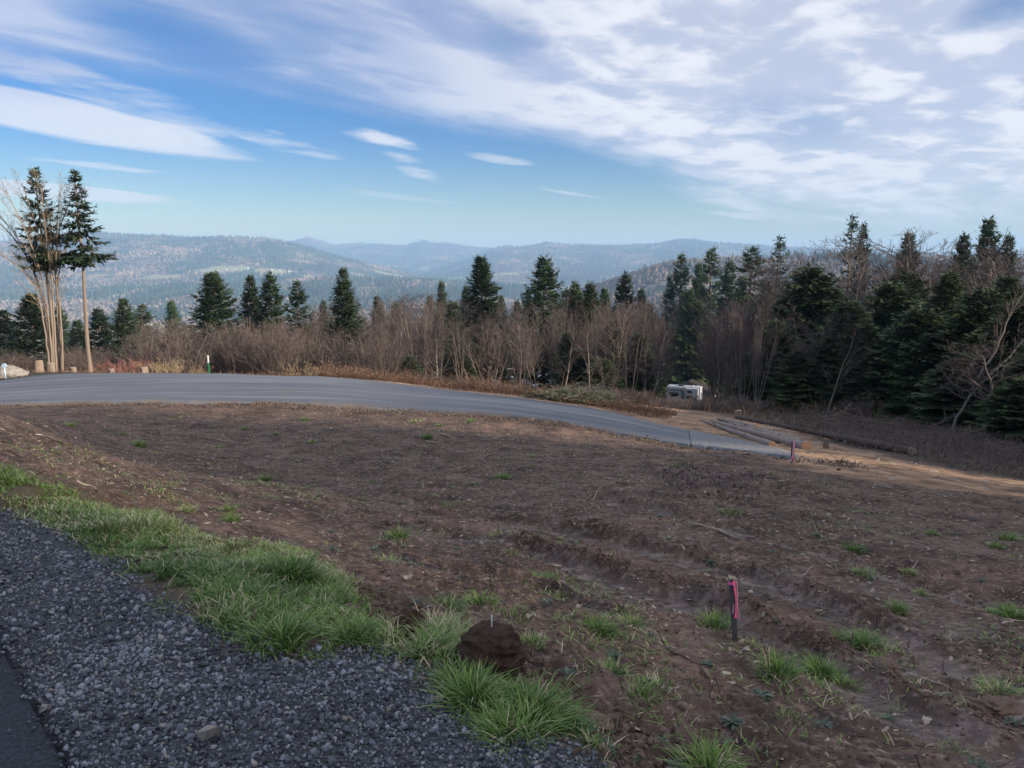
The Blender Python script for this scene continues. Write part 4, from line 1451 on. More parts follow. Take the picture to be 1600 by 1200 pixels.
# ---- the two thin firs and the many-stemmed tree at the left
def left_trees():
    Y = 44.0
    u = Y / FPX
    def tall(seed, bpx, tpx, tpy, crown0, rad, label, depth, lop):
        b = at(bpx, 580, Y + depth)
        b[2] = float(H(b[0], b[1]))
        t = at(tpx, tpy, Y + depth)
        h = t[2] - b[2]
        c = conifer('thin_fir_%d' % seed, seed, h=h, crown0=crown0, rad=rad, gap=.29, nb=6, shape=.95, droop=.30, top_up=.85, spray=.31, density=1.0, trunk_r=.115, lean=t[0] - b[0], skip=.22, lop=lop, conc=0.05)
        c['trunk'].materials[0] = M['bark_warm']
        o = thing('fir_tree', label, 'fir tree', (b[0], b[1], b[2] - .08))
        link('trunk', c['trunk'], o)
        link('crown', c['crown'], o)
    tall(301, 92, 57, 262, .56, 1.85, 'tall thin fir rising out of the bundle of bare stems', .5, 0)
    tall(302, 141, 116, 266, .59, 1.75, 'tall thin fir with a long bare pole, right of the bundle of stems', -.3, .0)
    # many stems
    b0 = at(89, 581, Y)
    b0[2] = float(H(b0[0], b0[1])) - .1
    o = thing('bare_tree', 'bundle of pale leafless stems fanning up to the left beside the road', 'leafless tree', tuple(b0))
    r = np.random.default_rng(17)
    stems = [([(80, 580), (74, 520), (66, 460), (48, 410), (22, 370), (-20, 330), (-60, 300)], .085, 2), ([(82, 580), (77, 510), (70, 450), (52, 390), (28, 335), (6, 290)], .10, 1),
             ([(85, 580), (81, 500), (75, 430), (62, 370), (46, 320), (34, 285)], .11, 1), ([(88, 580), (85, 500), (80, 430), (72, 370), (66, 320), (64, 290)], .13, 0),
             ([(93, 580), (91, 500), (87, 430), (80, 370), (76, 320)], .14, 0), ([(97, 580), (95, 510), (90, 450), (86, 400), (94, 350), (112, 310), (122, 290)], .12, 0),
             ([(98, 580), (97, 520), (93, 470), (87, 440), (88, 390), (90, 340), (92, 300)], .10, -1), ([(78, 580), (70, 510), (58, 450), (34, 420), (0, 395), (-50, 370)], .07, 3),
             ([(84, 580), (79, 520), (70, 470), (56, 430), (36, 385), (12, 350), (-16, 320)], .08, 2), ([(91, 580), (90, 500), (88, 440), (100, 390), (116, 350), (128, 320)], .06, -1)]
    S = []
    for st, rad, side in stems:
        dep = r.uniform(-.35, .35)
        P = np.array([at(a, b, Y + dep * (1 + (580 - b) / 120)) for a, b in st]) - b0
        P[0, 2] = 0
        P = resample(P, 22)
        P[1:-1] += r.normal(0, .012, P[1:-1].shape)
        t = np.linspace(0, 1, 22)
        R_ = rad * .50 * r.uniform(.7, 1.15) * (1 - t) ** .7 + .012
        R_[0] *= 1.3
        V, Q, T = path_tube(P, R_, 8)
        g = Geo()
        g.add(V, Q, T, np.clip(.75 + r.normal(0, .06, len(V)), 0, 1))
        link('trunk', g.mesh('stem', M['bark_warm'], True), o)
        for j in range(15):
            k = int(8 + 13 * (j + r.random()) / 15)
            d = unit(P[min(k + 1, 21)] - P[k - 1])
            nd = unit(d + np.array([-.35 * r.random() if side >= 0 else .3 * r.random(), r.normal(0, .3), .12]) + r.normal(0, .16, 3))
            grow(S, r, P[k], nd, r.uniform(1.2, 3.0) * (1 - .4 * k / 22), .016, 1, 3, (30, 30, 34), .05, (0, 5, 3), .05)
    g = Geo()
    V, Q = tubes([x[1] for x in S], [x[2] for x in S], [max(x[3] * .6, .006) for x in S], [max(x[4] * .6, .005) for x in S], 3)
    g.add(V, Q, None, np.clip(np.repeat(r.normal(.45, .15, len(S)), 6), 0, 1))
    link('crown', g.mesh('stem_twigs', M['twigs_tan']), o)


left_trees()


# a leaning pale tree in front of the right wood
def leaning():
    Y = 38.0
    b0 = at(1488, 640, Y)
    b0[2] = float(H(b0[0], b0[1]))
    o = thing('bare_tree', 'leaning tree with two long pale limbs crossing the dark cedars at the right', 'leafless tree', tuple(b0))
    r = np.random.default_rng(3)
    S = []
    g = Geo()
    for st, rad in (([(1482, 690), (1500, 640), (1530, 600), (1560, 575), (1590, 545), (1625, 500)], .085), ([(1518, 612), (1535, 575), (1555, 555), (1565, 520), (1585, 480), (1606, 450)], .065), ([(1527, 602), (1545, 590), (1590, 582), (1640, 590)], .045)):
        P = resample(np.array([at(a, b, Y) for a, b in st]) - b0, 18)
        P[1:-1] += r.normal(0, .025, P[1:-1].shape)
        V, Q, T = path_tube(P, rad * (1 - np.linspace(0, 1, 18) * .75), 7)
        g.add(V, Q, T, .8)
        for j in range(12):
            k = r.integers(6, 17)
            grow(S, r, P[k], unit(unit(P[k + 1] - P[k - 1]) + r.normal(0, .5, 3)), r.uniform(.8, 2.0), .016, 1, 3, (40, 40, 40), .03, (0, 5, 3), .12)
    link('trunk', g.mesh('leaning_trunk', M['bark_pale'], True), o)
    g = Geo()
    V, Q = tubes([x[1] for x in S], [x[2] for x in S], [max(x[3], .005) for x in S], [max(x[4], .004) for x in S], 3)
    g.add(V, Q, None, .6)
    link('crown', g.mesh('leaning_twigs', M['twigs']), o)


leaning()


# ---------------------------------------------------------------- things at the roadside
def box_v(c, s, rz=0.0):
    x, y, z = np.array(s) / 2
    V = np.array([[-x, -y, -z], [x, -y, -z], [x, y, -z], [-x, y, -z], [-x, -y, z], [x, -y, z], [x, y, z], [-x, y, z]])
    c_, s_ = math.cos(rz), math.sin(rz)
    V = V @ np.array([[c_, s_, 0], [-s_, c_, 0], [0, 0, 1]])
    return V + np.array(c)


BOXQ = np.array([[3, 2, 1, 0], [4, 5, 6, 7], [0, 1, 5, 4], [1, 2, 6, 5], [2, 3, 7, 6], [3, 0, 4, 7]])


def box_part(name, c, s, mat, parent, bevel=0.0, rz=0.0):
    me = new_mesh(name, box_v(c, s, rz), BOXQ, {'tint': np.full(8, .5)}, False, [mat])
    if bevel:
        bm = bmesh.new()
        bm.from_mesh(me)
        bmesh.ops.bevel(bm, geom=list(bm.edges), offset=bevel, segments=2, affect='EDGES', profile=.5)
        bm.to_mesh(me)
        bm.free()
    return link(name, me, parent)


def flat(name, c, rough=.5, spec=.4, var=.12, scale=9):
    return simple(name, tuple(q * (1 - var) for q in c), tuple(min(1, q * (1 + var)) for q in c), scale, rough, .15, .004, spec=spec)


M['wood_cut'] = simple('fresh_cut_wood', (0.42, 0.21, 0.10), (0.68, 0.42, 0.24), 14, .8, .4, .01)
M['wood_old'] = simple('weathered_cut_wood', (0.24, 0.185, 0.14), (0.50, 0.41, 0.32), 14, .85, .4, .01)
M['log_bark'] = simple('log_bark', (0.13, 0.105, 0.092), (0.42, 0.35, 0.31), 3.0, .95, .9, .02, stretch=(1, 6, 6))
M['log_dark'] = simple('dark_log_bark', (0.040, 0.032, 0.029), (0.15, 0.12, 0.105), 3.0, .95, .9, .02, stretch=(1, 6, 6))
M['rock'] = simple('boulder_stone', (0.14, 0.13, 0.115), (0.42, 0.385, 0.34), 3, .9, .8, .03)
M['white'] = flat('white_paint', (0.78, 0.78, 0.77), .45)
M['camper_skin'] = flat('weathered_camper_skin', (0.36, 0.38, 0.42), .5)
M['green'] = flat('green_paint', (0.02, 0.17, 0.07), .5)
M['glass'] = flat('dark_window', (0.012, 0.014, 0.018), .08, .6)
M['grey'] = flat('grey_trim', (0.16, 0.165, 0.175), .5)
M['black'] = flat('black_rubber', (0.016, 0.016, 0.017), .8)
M['pink'] = flat('pink_flagging', (0.80, 0.16, 0.30), .45, .4, .25, 30)
M['pinkpale'] = flat('faded_pink_flagging', (0.78, 0.42, 0.52), .45, .4, .15, 30)
M['post_grey'] = simple('weathered_stake', (0.045, 0.043, 0.046), (0.15, 0.14, 0.14), 30, .9, .6, .004, stretch=(3, 3, .4))
M['splinter'] = flat('splintered_wood', (0.62, 0.55, 0.42), .85)
M['blue'] = flat('blue_paint_band', (0.03, 0.07, 0.20), .5)
M['lamp_blue'] = flat('pale_blue_sign', (0.45, 0.62, 0.78), .35)


def log(p0, p1, r0, r1, label, seed, mat='log_bark', cut='wood_cut', group=None):
    """p0: far thin end, p1: near butt end; lies on the ground"""
    r = np.random.default_rng(seed)
    n = 26
    t = np.linspace(0, 1, n)
    P = np.array(p0)[None] * (1 - t)[:, None] + np.array(p1)[None] * t[:, None]
    R_ = r0 + (r1 - r0) * t
    g = h_near(P[:, 0], P[:, 1])
    zfit = np.polyfit(t, g, 1)
    P[:, 2] = np.maximum(np.polyval(zfit, t), g - .03) + R_ * .86
    P[:, :2] += (np.cumsum(r.normal(0, .006, (n, 2)), 0))
    org = P[n // 2].copy()
    o = thing('log', label, 'log', tuple(org), 0, group)
    V, Q, _ = path_tube(P - org, R_ * (1 + r.normal(0, .025, n)), 16, False)
    V = V + r.normal(0, .006, V.shape)
    G = Geo()
    G.add(V, Q, None, .5)
    for j in range(14):                                      # knots and branch stubs
        k = r.integers(2, n - 2)
        a = r.uniform(0, 6.28)
        d = unit(P[k + 1] - P[k])
        u = unit(np.cross(d, [0, 0, 1.0]))
        w = np.cross(u, d)
        b = P[k] - org + (u * math.cos(a) + w * math.sin(a)) * R_[k] * .9
        e = b + (u * math.cos(a) + w * math.sin(a)) * r.uniform(.03, .10) + d * r.normal(0, .03)
        v, q = tubes([b], [e], [.032], [.02], 6)
        G.add(v, q, None, .4)
    link('bark', G.mesh('log_bark', M[mat], True), o)
    for k, s in ((0, -1), (n - 1, 1)):
        d = unit(P[1] - P[0]) * s
        u = unit(np.cross(d, [0, 0, 1.0]))
        w = np.cross(u, d)
        a = np.linspace(0, 2 * math.pi, 17)[:-1]
        rim = P[k] - org + (np.cos(a)[:, None] * u + np.sin(a)[:, None] * w) * R_[k] * 1.005 + d * .012
        rin = P[k] - org + (np.cos(a)[:, None] * u + np.sin(a)[:, None] * w) * R_[k] * .55 + d * .020
        back = rim - d * .03
        V = np.concatenate([back, rim, rin, (P[k] - org + d * .022)[None]])
        i = np.arange(16)
        j = (i + 1) % 16
        Q = np.concatenate([np.stack([i, j, j + 16, i + 16], 1), np.stack([i + 16, j + 16, j + 32, i + 32], 1)])
        T = np.stack([i + 32, j + 32, np.full(16, 48)], 1)
        G = Geo()
        G.add(V, Q, T, .5)
        link('cut_end', G.mesh('log_cut_end', M[cut], False), o)
    return o


grp = 'felled logs lying on the sawdust'
A = lambda px, py, Y: at(px, py, Y)
log(A(1096, 657, 31.0), A(1206, 703, 22.6), .06, .105, 'felled log nearest the grey gravel, with a bright orange cut end', 1, group=grp)
log(A(1112, 658, 31.2), A(1258, 703, 22.2), .07, .145, 'thickest felled log with a round orange butt, right behind the pink ribboned stake', 2, group=grp)
log(A(1140, 664, 31.0), A(1252, 692, 24.0), .07, .13, 'felled log lying behind the thickest one, its cut end in shade', 3, cut='wood_old', group=grp)
log(A(1124, 654, 33.0), A(1183, 674, 28.8), .08, .125, 'short felled log behind the others with an orange end', 4, group=grp)
log(A(1150, 660, 32.4), A(1240, 684, 25.6), .06, .10, 'thin felled pole lying between two thicker logs', 5, group=grp)
log(A(1150, 654, 36.5), A(1425, 713, 24.4), .085, .14, 'long dark log stretched along the edge of the dry brush', 6, 'log_dark', 'wood_old', group=grp)
log(A(1340, 694, 28.0), A(1436, 712, 24.8), .05, .10, 'short splintered dark log beside the butt of the long dark log', 7, 'log_dark', 'wood_old', group=grp)


def stump(px, py, Y, w, h, label, seed, cut='wood_old', flare=1.3, group='cut tree stumps'):
    b = at(px, py, Y)
    b[2] = float(H(b[0], b[1]))
    r = np.random.default_rng(seed)
    k = 18
    lv = np.array([-.12, 0, .12, .35, .7, 1.0])
    fl = np.array([flare * 1.1, flare, 1.12, 1.03, 1.0, .97])
    a = np.arange(k) * 2 * math.pi / k
    lob = 1 + .10 * np.sin(a * 3 + seed) + .05 * np.sin(a * 7 + 2 * seed)
    V = []
    for z, f in zip(lv, fl):
        rr = w / 2 * f * (1 + (lob - 1) * (1.6 - z)) + r.normal(0, .008, k)
        V.append(np.stack([np.cos(a) * rr, np.sin(a) * rr, np.full(k, z * h) + (0.05 * h * np.cos(a + seed) if z > .9 else 0)], 1))
    V = np.concatenate(V)
    idx = np.arange(len(lv) * k).reshape(-1, k)
    nx = np.roll(idx, -1, 1)
    Q = np.stack([idx[:-1], nx[:-1], nx[1:], idx[1:]], -1).reshape(-1, 4)
    o = thing('stump', label, 'tree stump', (b[0], b[1], b[2] - .02), 0, group)
    g = Geo()
    g.add(V, Q, None, .6)
    link('bark', g.mesh('stump_bark', M['bark_warm'], True), o)
    top = V[-k:] * np.array([.99, .99, 1]) + np.array([0, 0, .012])
    low = V[-k:] * np.array([.985, .985, 1]) - np.array([0, 0, .02])
    W = np.concatenate([low, top, top.mean(0)[None] + np.array([0, 0, .006])])
    i = np.arange(k)
    j = (i + 1) % k
    g = Geo()
    g.add(W, np.stack([i, j, j + k, i + k], 1), np.stack([i + k, j + k, np.full(k, 2 * k)], 1), .5)
    link('cut_face', g.mesh('stump_face', M[cut], False), o)


stump(62, 583, 42.0, .42, .66, 'tallest pale stump at the left, with a flared foot', 1)
stump(73, 584, 42.6, .30, .40, 'dark stump half hidden between the tallest stump and the bare stems', 2)
stump(81, 585, 42.2, .40, .52, 'stump against the foot of the bundle of bare stems', 3)
stump(115, 583, 43.0, .34, .32, 'low stump between the bundle of stems and the thin fir', 4)
stump(174, 582, 43.0, .34, .28, 'small dark stump in front of the reddish bushes', 5)
stump(225, 582, 43.0, .40, .40, 'square looking stump, the rightmost beside the far road', 6)
stump(1153, 655, 37.0, .34, .42, 'pale stump at the far end of the log row', 7)
stump(1290, 697, 24.0, .16, .30, 'small orange stump alone on the sawdust', 8, 'wood_cut', 1.0)
o_ = None


def block(px, py, Y, s, label, seed):
    p = at(px, py, Y)
    p[2] = float(h_near(p[0], p[1]))
    o = thing('wood_block', label, 'wood block', (p[0], p[1], p[2]), seed)
    P = np.array([[-s[0] / 2, 0, s[2] / 2], [0, 0, s[2] * .52], [s[0] / 2, 0, s[2] / 2]])
    V, Q, T = path_tube(P, np.full(3, s[2] / 2), 12, False)
    g = Geo()
    g.add(V, Q, None, .5)
    link('bark', g.mesh('block_bark', M['log_bark'], True), o)
    V, Q, T = path_tube(P * np.array([1.02, 1, 1]), np.full(3, s[2] / 2 * .93), 12, True)
    g = Geo()
    g.add(V, Q, T, .5)
    link('cut_end', g.mesh('block_ends', M['wood_cut'], False), o)



# straw of offcuts and bark over the skid trail comes later with the litter


def ico(sub):
    bm = bmesh.new()
    bmesh.ops.create_icosphere(bm, subdivisions=sub, radius=1)
    V = np.array([v.co[:] for v in bm.verts])
    T = np.array([[v.index for v in f.verts] for f in bm.faces])
    bm.free()
    return V, T


def n3(V, s, seed):
    return (vnoise(V[:, 0] * s + 7 * V[:, 2], V[:, 1] * s + 3 * V[:, 2] * s, seed) + vnoise(V[:, 1] * s + 5, V[:, 2] * s - V[:, 0] * 2, seed + 1) + vnoise(V[:, 2] * s, V[:, 0] * s + 11, seed + 2)) * .66


def lump(name, label, cat, base, size, seed, mat, rough=.35, sub=4, group=None, sink=.25, rz=0.0):
    V, T = ico(sub)
    d = 1 + n3(V, 1.3, seed) * rough + n3(V, 3.1, seed + 9) * rough * .5 + n3(V, 7.5, seed + 20) * rough * .28 + n3(V, 17, seed + 31) * rough * .14
    V = V * d[:, None]
    V[:, 2] = np.where(V[:, 2] < -.55, -.55 + (V[:, 2] + .55) * .3, V[:, 2])
    V = V * np.array(size) / 2 + np.array([0, 0, size[2] / 2 * (.62 - sink * .4)])
    g = Geo()
    g.add(V, None, T, .5)
    o = link(name, g.mesh(name, mat, sub < 4), None, tuple(base))
    o.rotation_euler = (0, 0, rz)
    return tag(o, label, cat, group)


b = at(12, 593, 38.0)
b[2] = float(h_near(b[0], b[1]))
lump('boulder', 'grey boulder at the left end of the far road', 'boulder', b, (1.75, 1.1, .80), 4, M['rock'], .28)
p = at(8, 585, 37.2)
p[2] = float(h_near(p[0], p[1])) + .0
o = thing('driveway_marker', 'pale blue round marker on a short stem before the boulder', 'marker', tuple(p))
V, Q, T = path_tube([[0, 0, 0], [0, 0, .58]], [.03, .03], 8)
g = Geo(); g.add(V, Q, T)
link('stem', g.mesh('marker_stem', M['lamp_blue'], True), o)
V, Q, T = path_tube([[0, .03, .66], [0, -.03, .66]], [.11, .11], 16)
g = Geo(); g.add(V, Q, T)
link('disc', g.mesh('marker_disc', M['lamp_blue'], False), o)

p = at(326.5, 584, 39.5)
p[2] = float(h_near(p[0], p[1])) - .05
o = thing('marker_post', 'slim green post with a white top beside the far road', 'post', tuple(p))
for nm, z0, z1, mt, w in (('post', 0, .62, 'green', .085), ('white_cap', .62, 1.0, 'white', .075)):
    box_part(nm, (0, 0, (z0 + z1) / 2), (w, w * .5, z1 - z0), M[mt], o, .012)


def ribbon(name, P, w, mat, parent, side=(1, 0, 0), th=.0016):
    P = np.asarray(P, float)
    n = len(P)
    s = np.asarray(side, float)
    sd = s[None] if s.ndim == 1 else s
    d = unit(np.gradient(P, axis=0))
    nrm = unit(np.cross(d, np.broadcast_to(sd, P.shape)))
    ww = np.broadcast_to(np.asarray(w, float), (n,))[:, None] / 2
    V = np.concatenate([P - sd * ww - nrm * th, P + sd * ww - nrm * th, P + sd * ww + nrm * th, P - sd * ww + nrm * th])
    i = np.arange(n - 1)
    Q = [np.stack([a * n + i, b_ * n + i, b_ * n + i + 1, a * n + i + 1], 1) for a, b_ in ((0, 1), (1, 2), (2, 3), (3, 0))]
    g = Geo()
    g.add(V, np.concatenate(Q), None, .5)
    return link(name, g.mesh(name, mat, False), parent)


def stakes():
    r = np.random.default_rng(8)
    p = at(1150, 1013, 4.8)
    zg = float(h_near(p[0], p[1]))
    top = at(1144, 903, 4.8)
    h = top[2] - zg
    o = thing('survey_stake', 'near survey stake of grey wood with bright pink flagging and a frayed top', 'survey stake', (p[0], p[1], zg - .03), -.35)
    tilt = (top[0] - p[0])
    def bx(nm, z0, z1, w, d, mat, bev=.002):
        V = box_v((0, 0, 0), (w, d, z1 - z0))
        V[:, 2] += (z0 + z1) / 2
        V[:, 0] += V[:, 2] / h * tilt
        return link(nm, new_mesh(nm, V, BOXQ, {'tint': np.full(8, .5)}, False, [mat]), o)
    bx('post', -.1, h + .02, .036, .021, M['post_grey'])
    bx('paint_band', h - .035, h + .005, .0385, .0235, M['blue'])
    g = Geo()
    for i in range(26):
        b = np.array([r.uniform(-.019, .019) + tilt, r.uniform(-.011, .011), h + .015])
        e = b + np.array([r.normal(0, .012), r.normal(0, .010), r.uniform(.008, .03)])
        v, q = tubes([b], [e], [.0032], [.001], 4)
        g.add(v, q)
    link('frayed_top', g.mesh('frayed_top', M['splinter']), o)
    z = np.linspace(h + .012, h - .245, 16)
    k = z / h * tilt
    ribbon('flagging', np.stack([.020 + k + .006 * np.sin(z * 21), np.full(16, -.016), z], 1), np.linspace(.012, .020, 16), M['pink'], o, unit(np.array([.8, .5, 0])))
    z = np.linspace(h + .010, h - .265, 16)
    k = z / h * tilt
    ribbon('flagging', np.stack([.030 + k + .004 * np.sin(z * 30 + 1), np.full(16, -.010) + .004 * np.cos(z * 26), z], 1), np.linspace(.010, .014, 16), M['pinkpale'], o, unit(np.array([.6, -.7, 0])))
    z = np.linspace(h - .15, h - .215, 8)
    ribbon('flagging', np.stack([.006 - .010 * (h - .15 - z) / .07 + z / h * tilt, np.full(8, -.020), z], 1), .007, M['pinkpale'], o)
    a = np.linspace(0, 2 * math.pi, 13)
    ribbon('flagging_wrap', np.stack([np.cos(a) * .024 + tilt, np.sin(a) * .0165, np.full(13, h - .012)], 1), .022, M['pink'], o, np.array([0, 0, 1.0]))
    # the far stake
    Y = 17.4
    p = at(1236, 737, Y)
    zg = float(h_near(p[0], p[1]))
    top = at(1234, 688, Y)
    h = top[2] - zg
    o = thing('survey_stake', 'far survey stake with a long faded ribbon, standing before the felled logs', 'survey stake', (p[0], p[1], zg - .03), .1)
    box_part('post', (0, 0, h / 2 - .1), (.05, .028, h + .2), M['post_grey'], o, .003)
    z = np.linspace(h + .01, h - .46, 14)
    sw = (h - z)
    ribbon('flagging', np.stack([.012 - sw * .02 - .26 * np.maximum(0, sw - .28), -.03 - .05 * sw, z], 1), np.linspace(.055, .040, 14), M['pinkpale'], o, unit(np.array([1, .3, 0])))
    ribbon('flagging', np.stack([.030 + .004 * np.sin(z * 14), -.024 + 0 * z, z], 1), .030, M['pink'], o, unit(np.array([1, -.4, 0])))
    z2 = np.linspace(-.02, .02, 3)


stakes()


# ---------------------------------------------------------------- camper, houses, car
def camper():
    d = 150.0
    c = at(1069, 619, d)
    zg = float(H(c[0], c[1]))
    top = at(1069, 603, d)
    zb = top[2] - 3.35
    L, W, h = 6.6, 2.5, 2.75
    o = thing('camper_trailer', 'white camper trailer parked among bushes below the brush pile', 'camper', (c[0], c[1], zb), math.radians(-22))
    bm = bmesh.new()
    def bb(x0, x1, y0, y1, z0, z1, nm, mt, bev=.0):
        return box_part(nm, ((x0 + x1) / 2, (y0 + y1) / 2, (z0 + z1) / 2), (x1 - x0, y1 - y0, z1 - z0), M[mt], o, bev)
    bm.free()
    bb(-L / 2, L / 2, -W / 2, W / 2, .55, .55 + h, 'body', 'camper_skin', .12)
    bb(-L / 2 + .1, L / 2 - .1, -W / 2 + .1, W / 2 - .1, .55 + h, .60 + h, 'roof', 'camper_skin', .02)
    bb(.55, L / 2 - .35, -W / 2 - .85, -W / 2, .85, .45 + h, 'slide_out', 'camper_skin', .05)
    f = -W / 2 - .85
    for nm, x0, x1, z0, z1 in (('window', .85, 1.75, 2.25, 2.75), ('window', .85, 1.85, 1.25, 1.80)):
        w_ = bb(x0, x1, f - .02, f + .03, z0, z1, nm, 'glass')
        fr = box_part('frame', ((x0 + x1) / 2, f - .004, (z0 + z1) / 2), (x1 - x0 + .10, .02, z1 - z0 + .10), M['grey'], w_)
    V = np.array([[1.85, f - .012, 1.20], [2.85, f - .012, 1.20], [2.85, f - .012, 1.75], [2.35, f - .012, 1.42], [1.85, f - .012, 1.62]])
    V = np.concatenate([V, V + np.array([0, .02, 0])])
    me = new_mesh('swoosh', V, [np.array([[0, 1, 2], [0, 2, 3], [0, 3, 4], [5, 7, 6], [5, 8, 7], [5, 9, 8]])], {'tint': np.full(10, .5)}, False, [M['black']])
    link('side_stripe', me, o)
    bb(-2.7, -.9, -W / 2 - .03, -W / 2 + .02, 1.35, 2.15, 'window', 'glass')
    bb(-.45, .25, -W / 2 - .035, -W / 2 + .02, .75, 2.65, 'door', 'grey', .02)
    bb(-3.1, -.1, -W / 2 - .20, -W / 2, 2.72, 2.92, 'awning', 'grey', .05)
    bb(-1.1, -.1, -.45, .45, .60 + h, .86 + h, 'air_conditioner', 'black', .06)
    bb(1.5, 1.9, -.3, .3, .60 + h, .74 + h, 'roof_vent', 'white', .03)
    bb(2.3, 2.7, -.3, .3, .60 + h, .74 + h, 'roof_vent', 'white', .03)
    bb(L / 2 - .02, L / 2 + .03, -.5, .35, 1.5, 2.2, 'window', 'glass')
    for x in (-.5, .5):
        for y in (-W / 2 + .12, W / 2 - .12):
            V, Q, T = path_tube([[x, y - .12, .36], [x, y + .12, .36]], [.36, .36], 16)
            g = Geo(); g.add(V, Q, T)
            link('wheel', g.mesh('wheel', M['black'], False), o)


camper()
M['roof_brown'] = simple('brown_roof', (0.020, 0.017, 0.016), (0.055, 0.047, 0.043), 2, .9, .4, .05)
M['wall_tan'] = flat('tan_wall', (0.07, 0.062, 0.055), .9)
M['wall_white'] = flat('white_wall', (0.62, 0.62, 0.60), .8)
M['roof_pale'] = flat('pale_metal_roof', (0.50, 0.53, 0.56), .5)
M['roof_grey'] = flat('grey_roof', (0.22, 0.225, 0.24), .8)


def house(px, py, Y, L, W, hw, hr, rz, label, wall='wall_white', roof='roof_grey', windows=3, group=None, far=False, zoff=0.0, name='house', cat='house'):
    """gabled house whose ridge meets the picture point"""
    c = at(px, py, Y)
    if far:
        zg = float(H(c[0], c[1]))
    else:
        zg = c[2] - hw - hr
    o = thing(name, label, cat, (c[0], c[1], zg), rz, group)
    x, y = L / 2, W / 2
    V = np.array([[-x, -y, -3], [x, -y, -3], [x, y, -3], [-x, y, -3], [-x, -y, hw], [x, -y, hw], [x, y, hw], [-x, y, hw], [-x, 0, hw + hr], [x, 0, hw + hr]])
    Q = [[0, 1, 5, 4], [2, 3, 7, 6]]
    T = [[1, 2, 6], [1, 6, 9], [1, 9, 5], [3, 0, 4], [3, 4, 8], [3, 8, 7]]
    link('wall', new_mesh('wall', V, [np.array(Q), np.array(T)], {'tint': np.full(10, .5)}, False, [M[wall]]), o)
    e, th = .4, .18
    k = hr / y
    R_ = []
    for s in (-1, 1):
        R_.append(np.array([[-x - e, s * (y + e), hw - e * k + .02], [x + e, s * (y + e), hw - e * k + .02], [x + e, 0, hw + hr + .02], [-x - e, 0, hw + hr + .02]]))
    V = np.concatenate([np.concatenate([q, q + np.array([0, 0, th])]) for q in R_])
    Q = []
    for i in range(2):
        q = np.array([[3, 2, 1, 0], [4, 5, 6, 7], [0, 1, 5, 4], [1, 2, 6, 5], [2, 3, 7, 6], [3, 0, 4, 7]]) + 8 * i
        Q.append(q if i == 0 else q[:, ::-1])
    link('roof', new_mesh('roof', V, np.concatenate(Q), {'tint': np.full(16, .5)}, False, [M[roof]]), o)
    for i in range(windows):
        xx = -x + (i + .5) * L / windows
        w_ = box_part('window', (xx, -y - .02, hw * .55), (1.2, .08, 1.2), M['glass'], o)
        box_part('frame', (xx, -y - .005, hw * .55), (1.45, .06, 1.45), M['white'], w_)
    return o


house(1074, 597, 168, 11, 11, 2.6, 2.6, math.radians(62), 'brown roofed house behind the white camper', 'wall_tan', 'roof_brown')
house(1036, 556, 230, 8, 8, 5.5, 2.4, math.radians(10), 'pale grey house half hidden in the wood above the camper', 'wall_tan', 'roof_grey')
house(842, 588, 100, 7.0, 7, 2.2, .75, math.radians(14), 'low building with a pale flat roof behind the alders', 'wall_tan', 'roof_pale')
house(862, 562, 112, 4.2, 4.2, 2.6, 1.9, math.radians(70), 'small shed with a white gable behind the alders', 'wall_white', 'roof_grey', 1, name='shed', cat='shed')

hs = [(107, 462, 1500, 'white house right of the bundle of stems'), (14, 472, 1450, 'white house left of the bundle of stems'), (338, 421, 4100, 'leftmost white farm building on the distant yellow field'), (352, 419, 4150, 'long farm building in the middle of the distant yellow field'),
      (366, 420, 4050, 'rightmost farm building on the distant yellow field'), (386, 417, 4200, 'pale house above the right end of the distant yellow field'), (424, 420, 4000, 'white house among brown woods right of the yellow field'), (436, 420, 4020, 'house beside another white one among brown woods'),
      (452, 421, 3950, 'small pale house above the tip of the sparse fir'), (617, 429, 3700, 'white house at the left of the narrow distant field'), (688, 434, 3400, 'white house at the right end of the narrow distant field'), (703, 435, 3400, 'long white roof left of the tall layered fir'),
      (712, 436, 3350, 'long white roof touching the tall layered fir'), (939, 431, 2500, 'white house on the brown wooded hillside'), (999, 405, 6500, 'tiny white house high on the far slope'), (160, 404, 5200, 'pale house on the upper left slope'), (592, 476, 1700, 'small white house among dark woods'),
      (801, 500, 800, 'white house between the two broad firs'), (775, 478, 1500, 'pale roof down in the valley beyond the tall layered fir')]
for px, py, Y, lab in hs:
    p = far_ground(px, py + 3, Y * .55)
    Yp = max(p[1], 500)
    s = Yp / 3200
    q = at(px, py, Yp)
    L = (20 if 'long' in lab else 13) * max(.8, min(1.3, s))
    o = house(px, py, Yp, L, 9 * max(.8, min(1.3, s)), 5.5, 3.0, random.uniform(-.5, .5), lab, 'wall_white', 'roof_pale' if random.random() < .6 else 'roof_grey', 3, 'houses scattered over the valley', far=True)


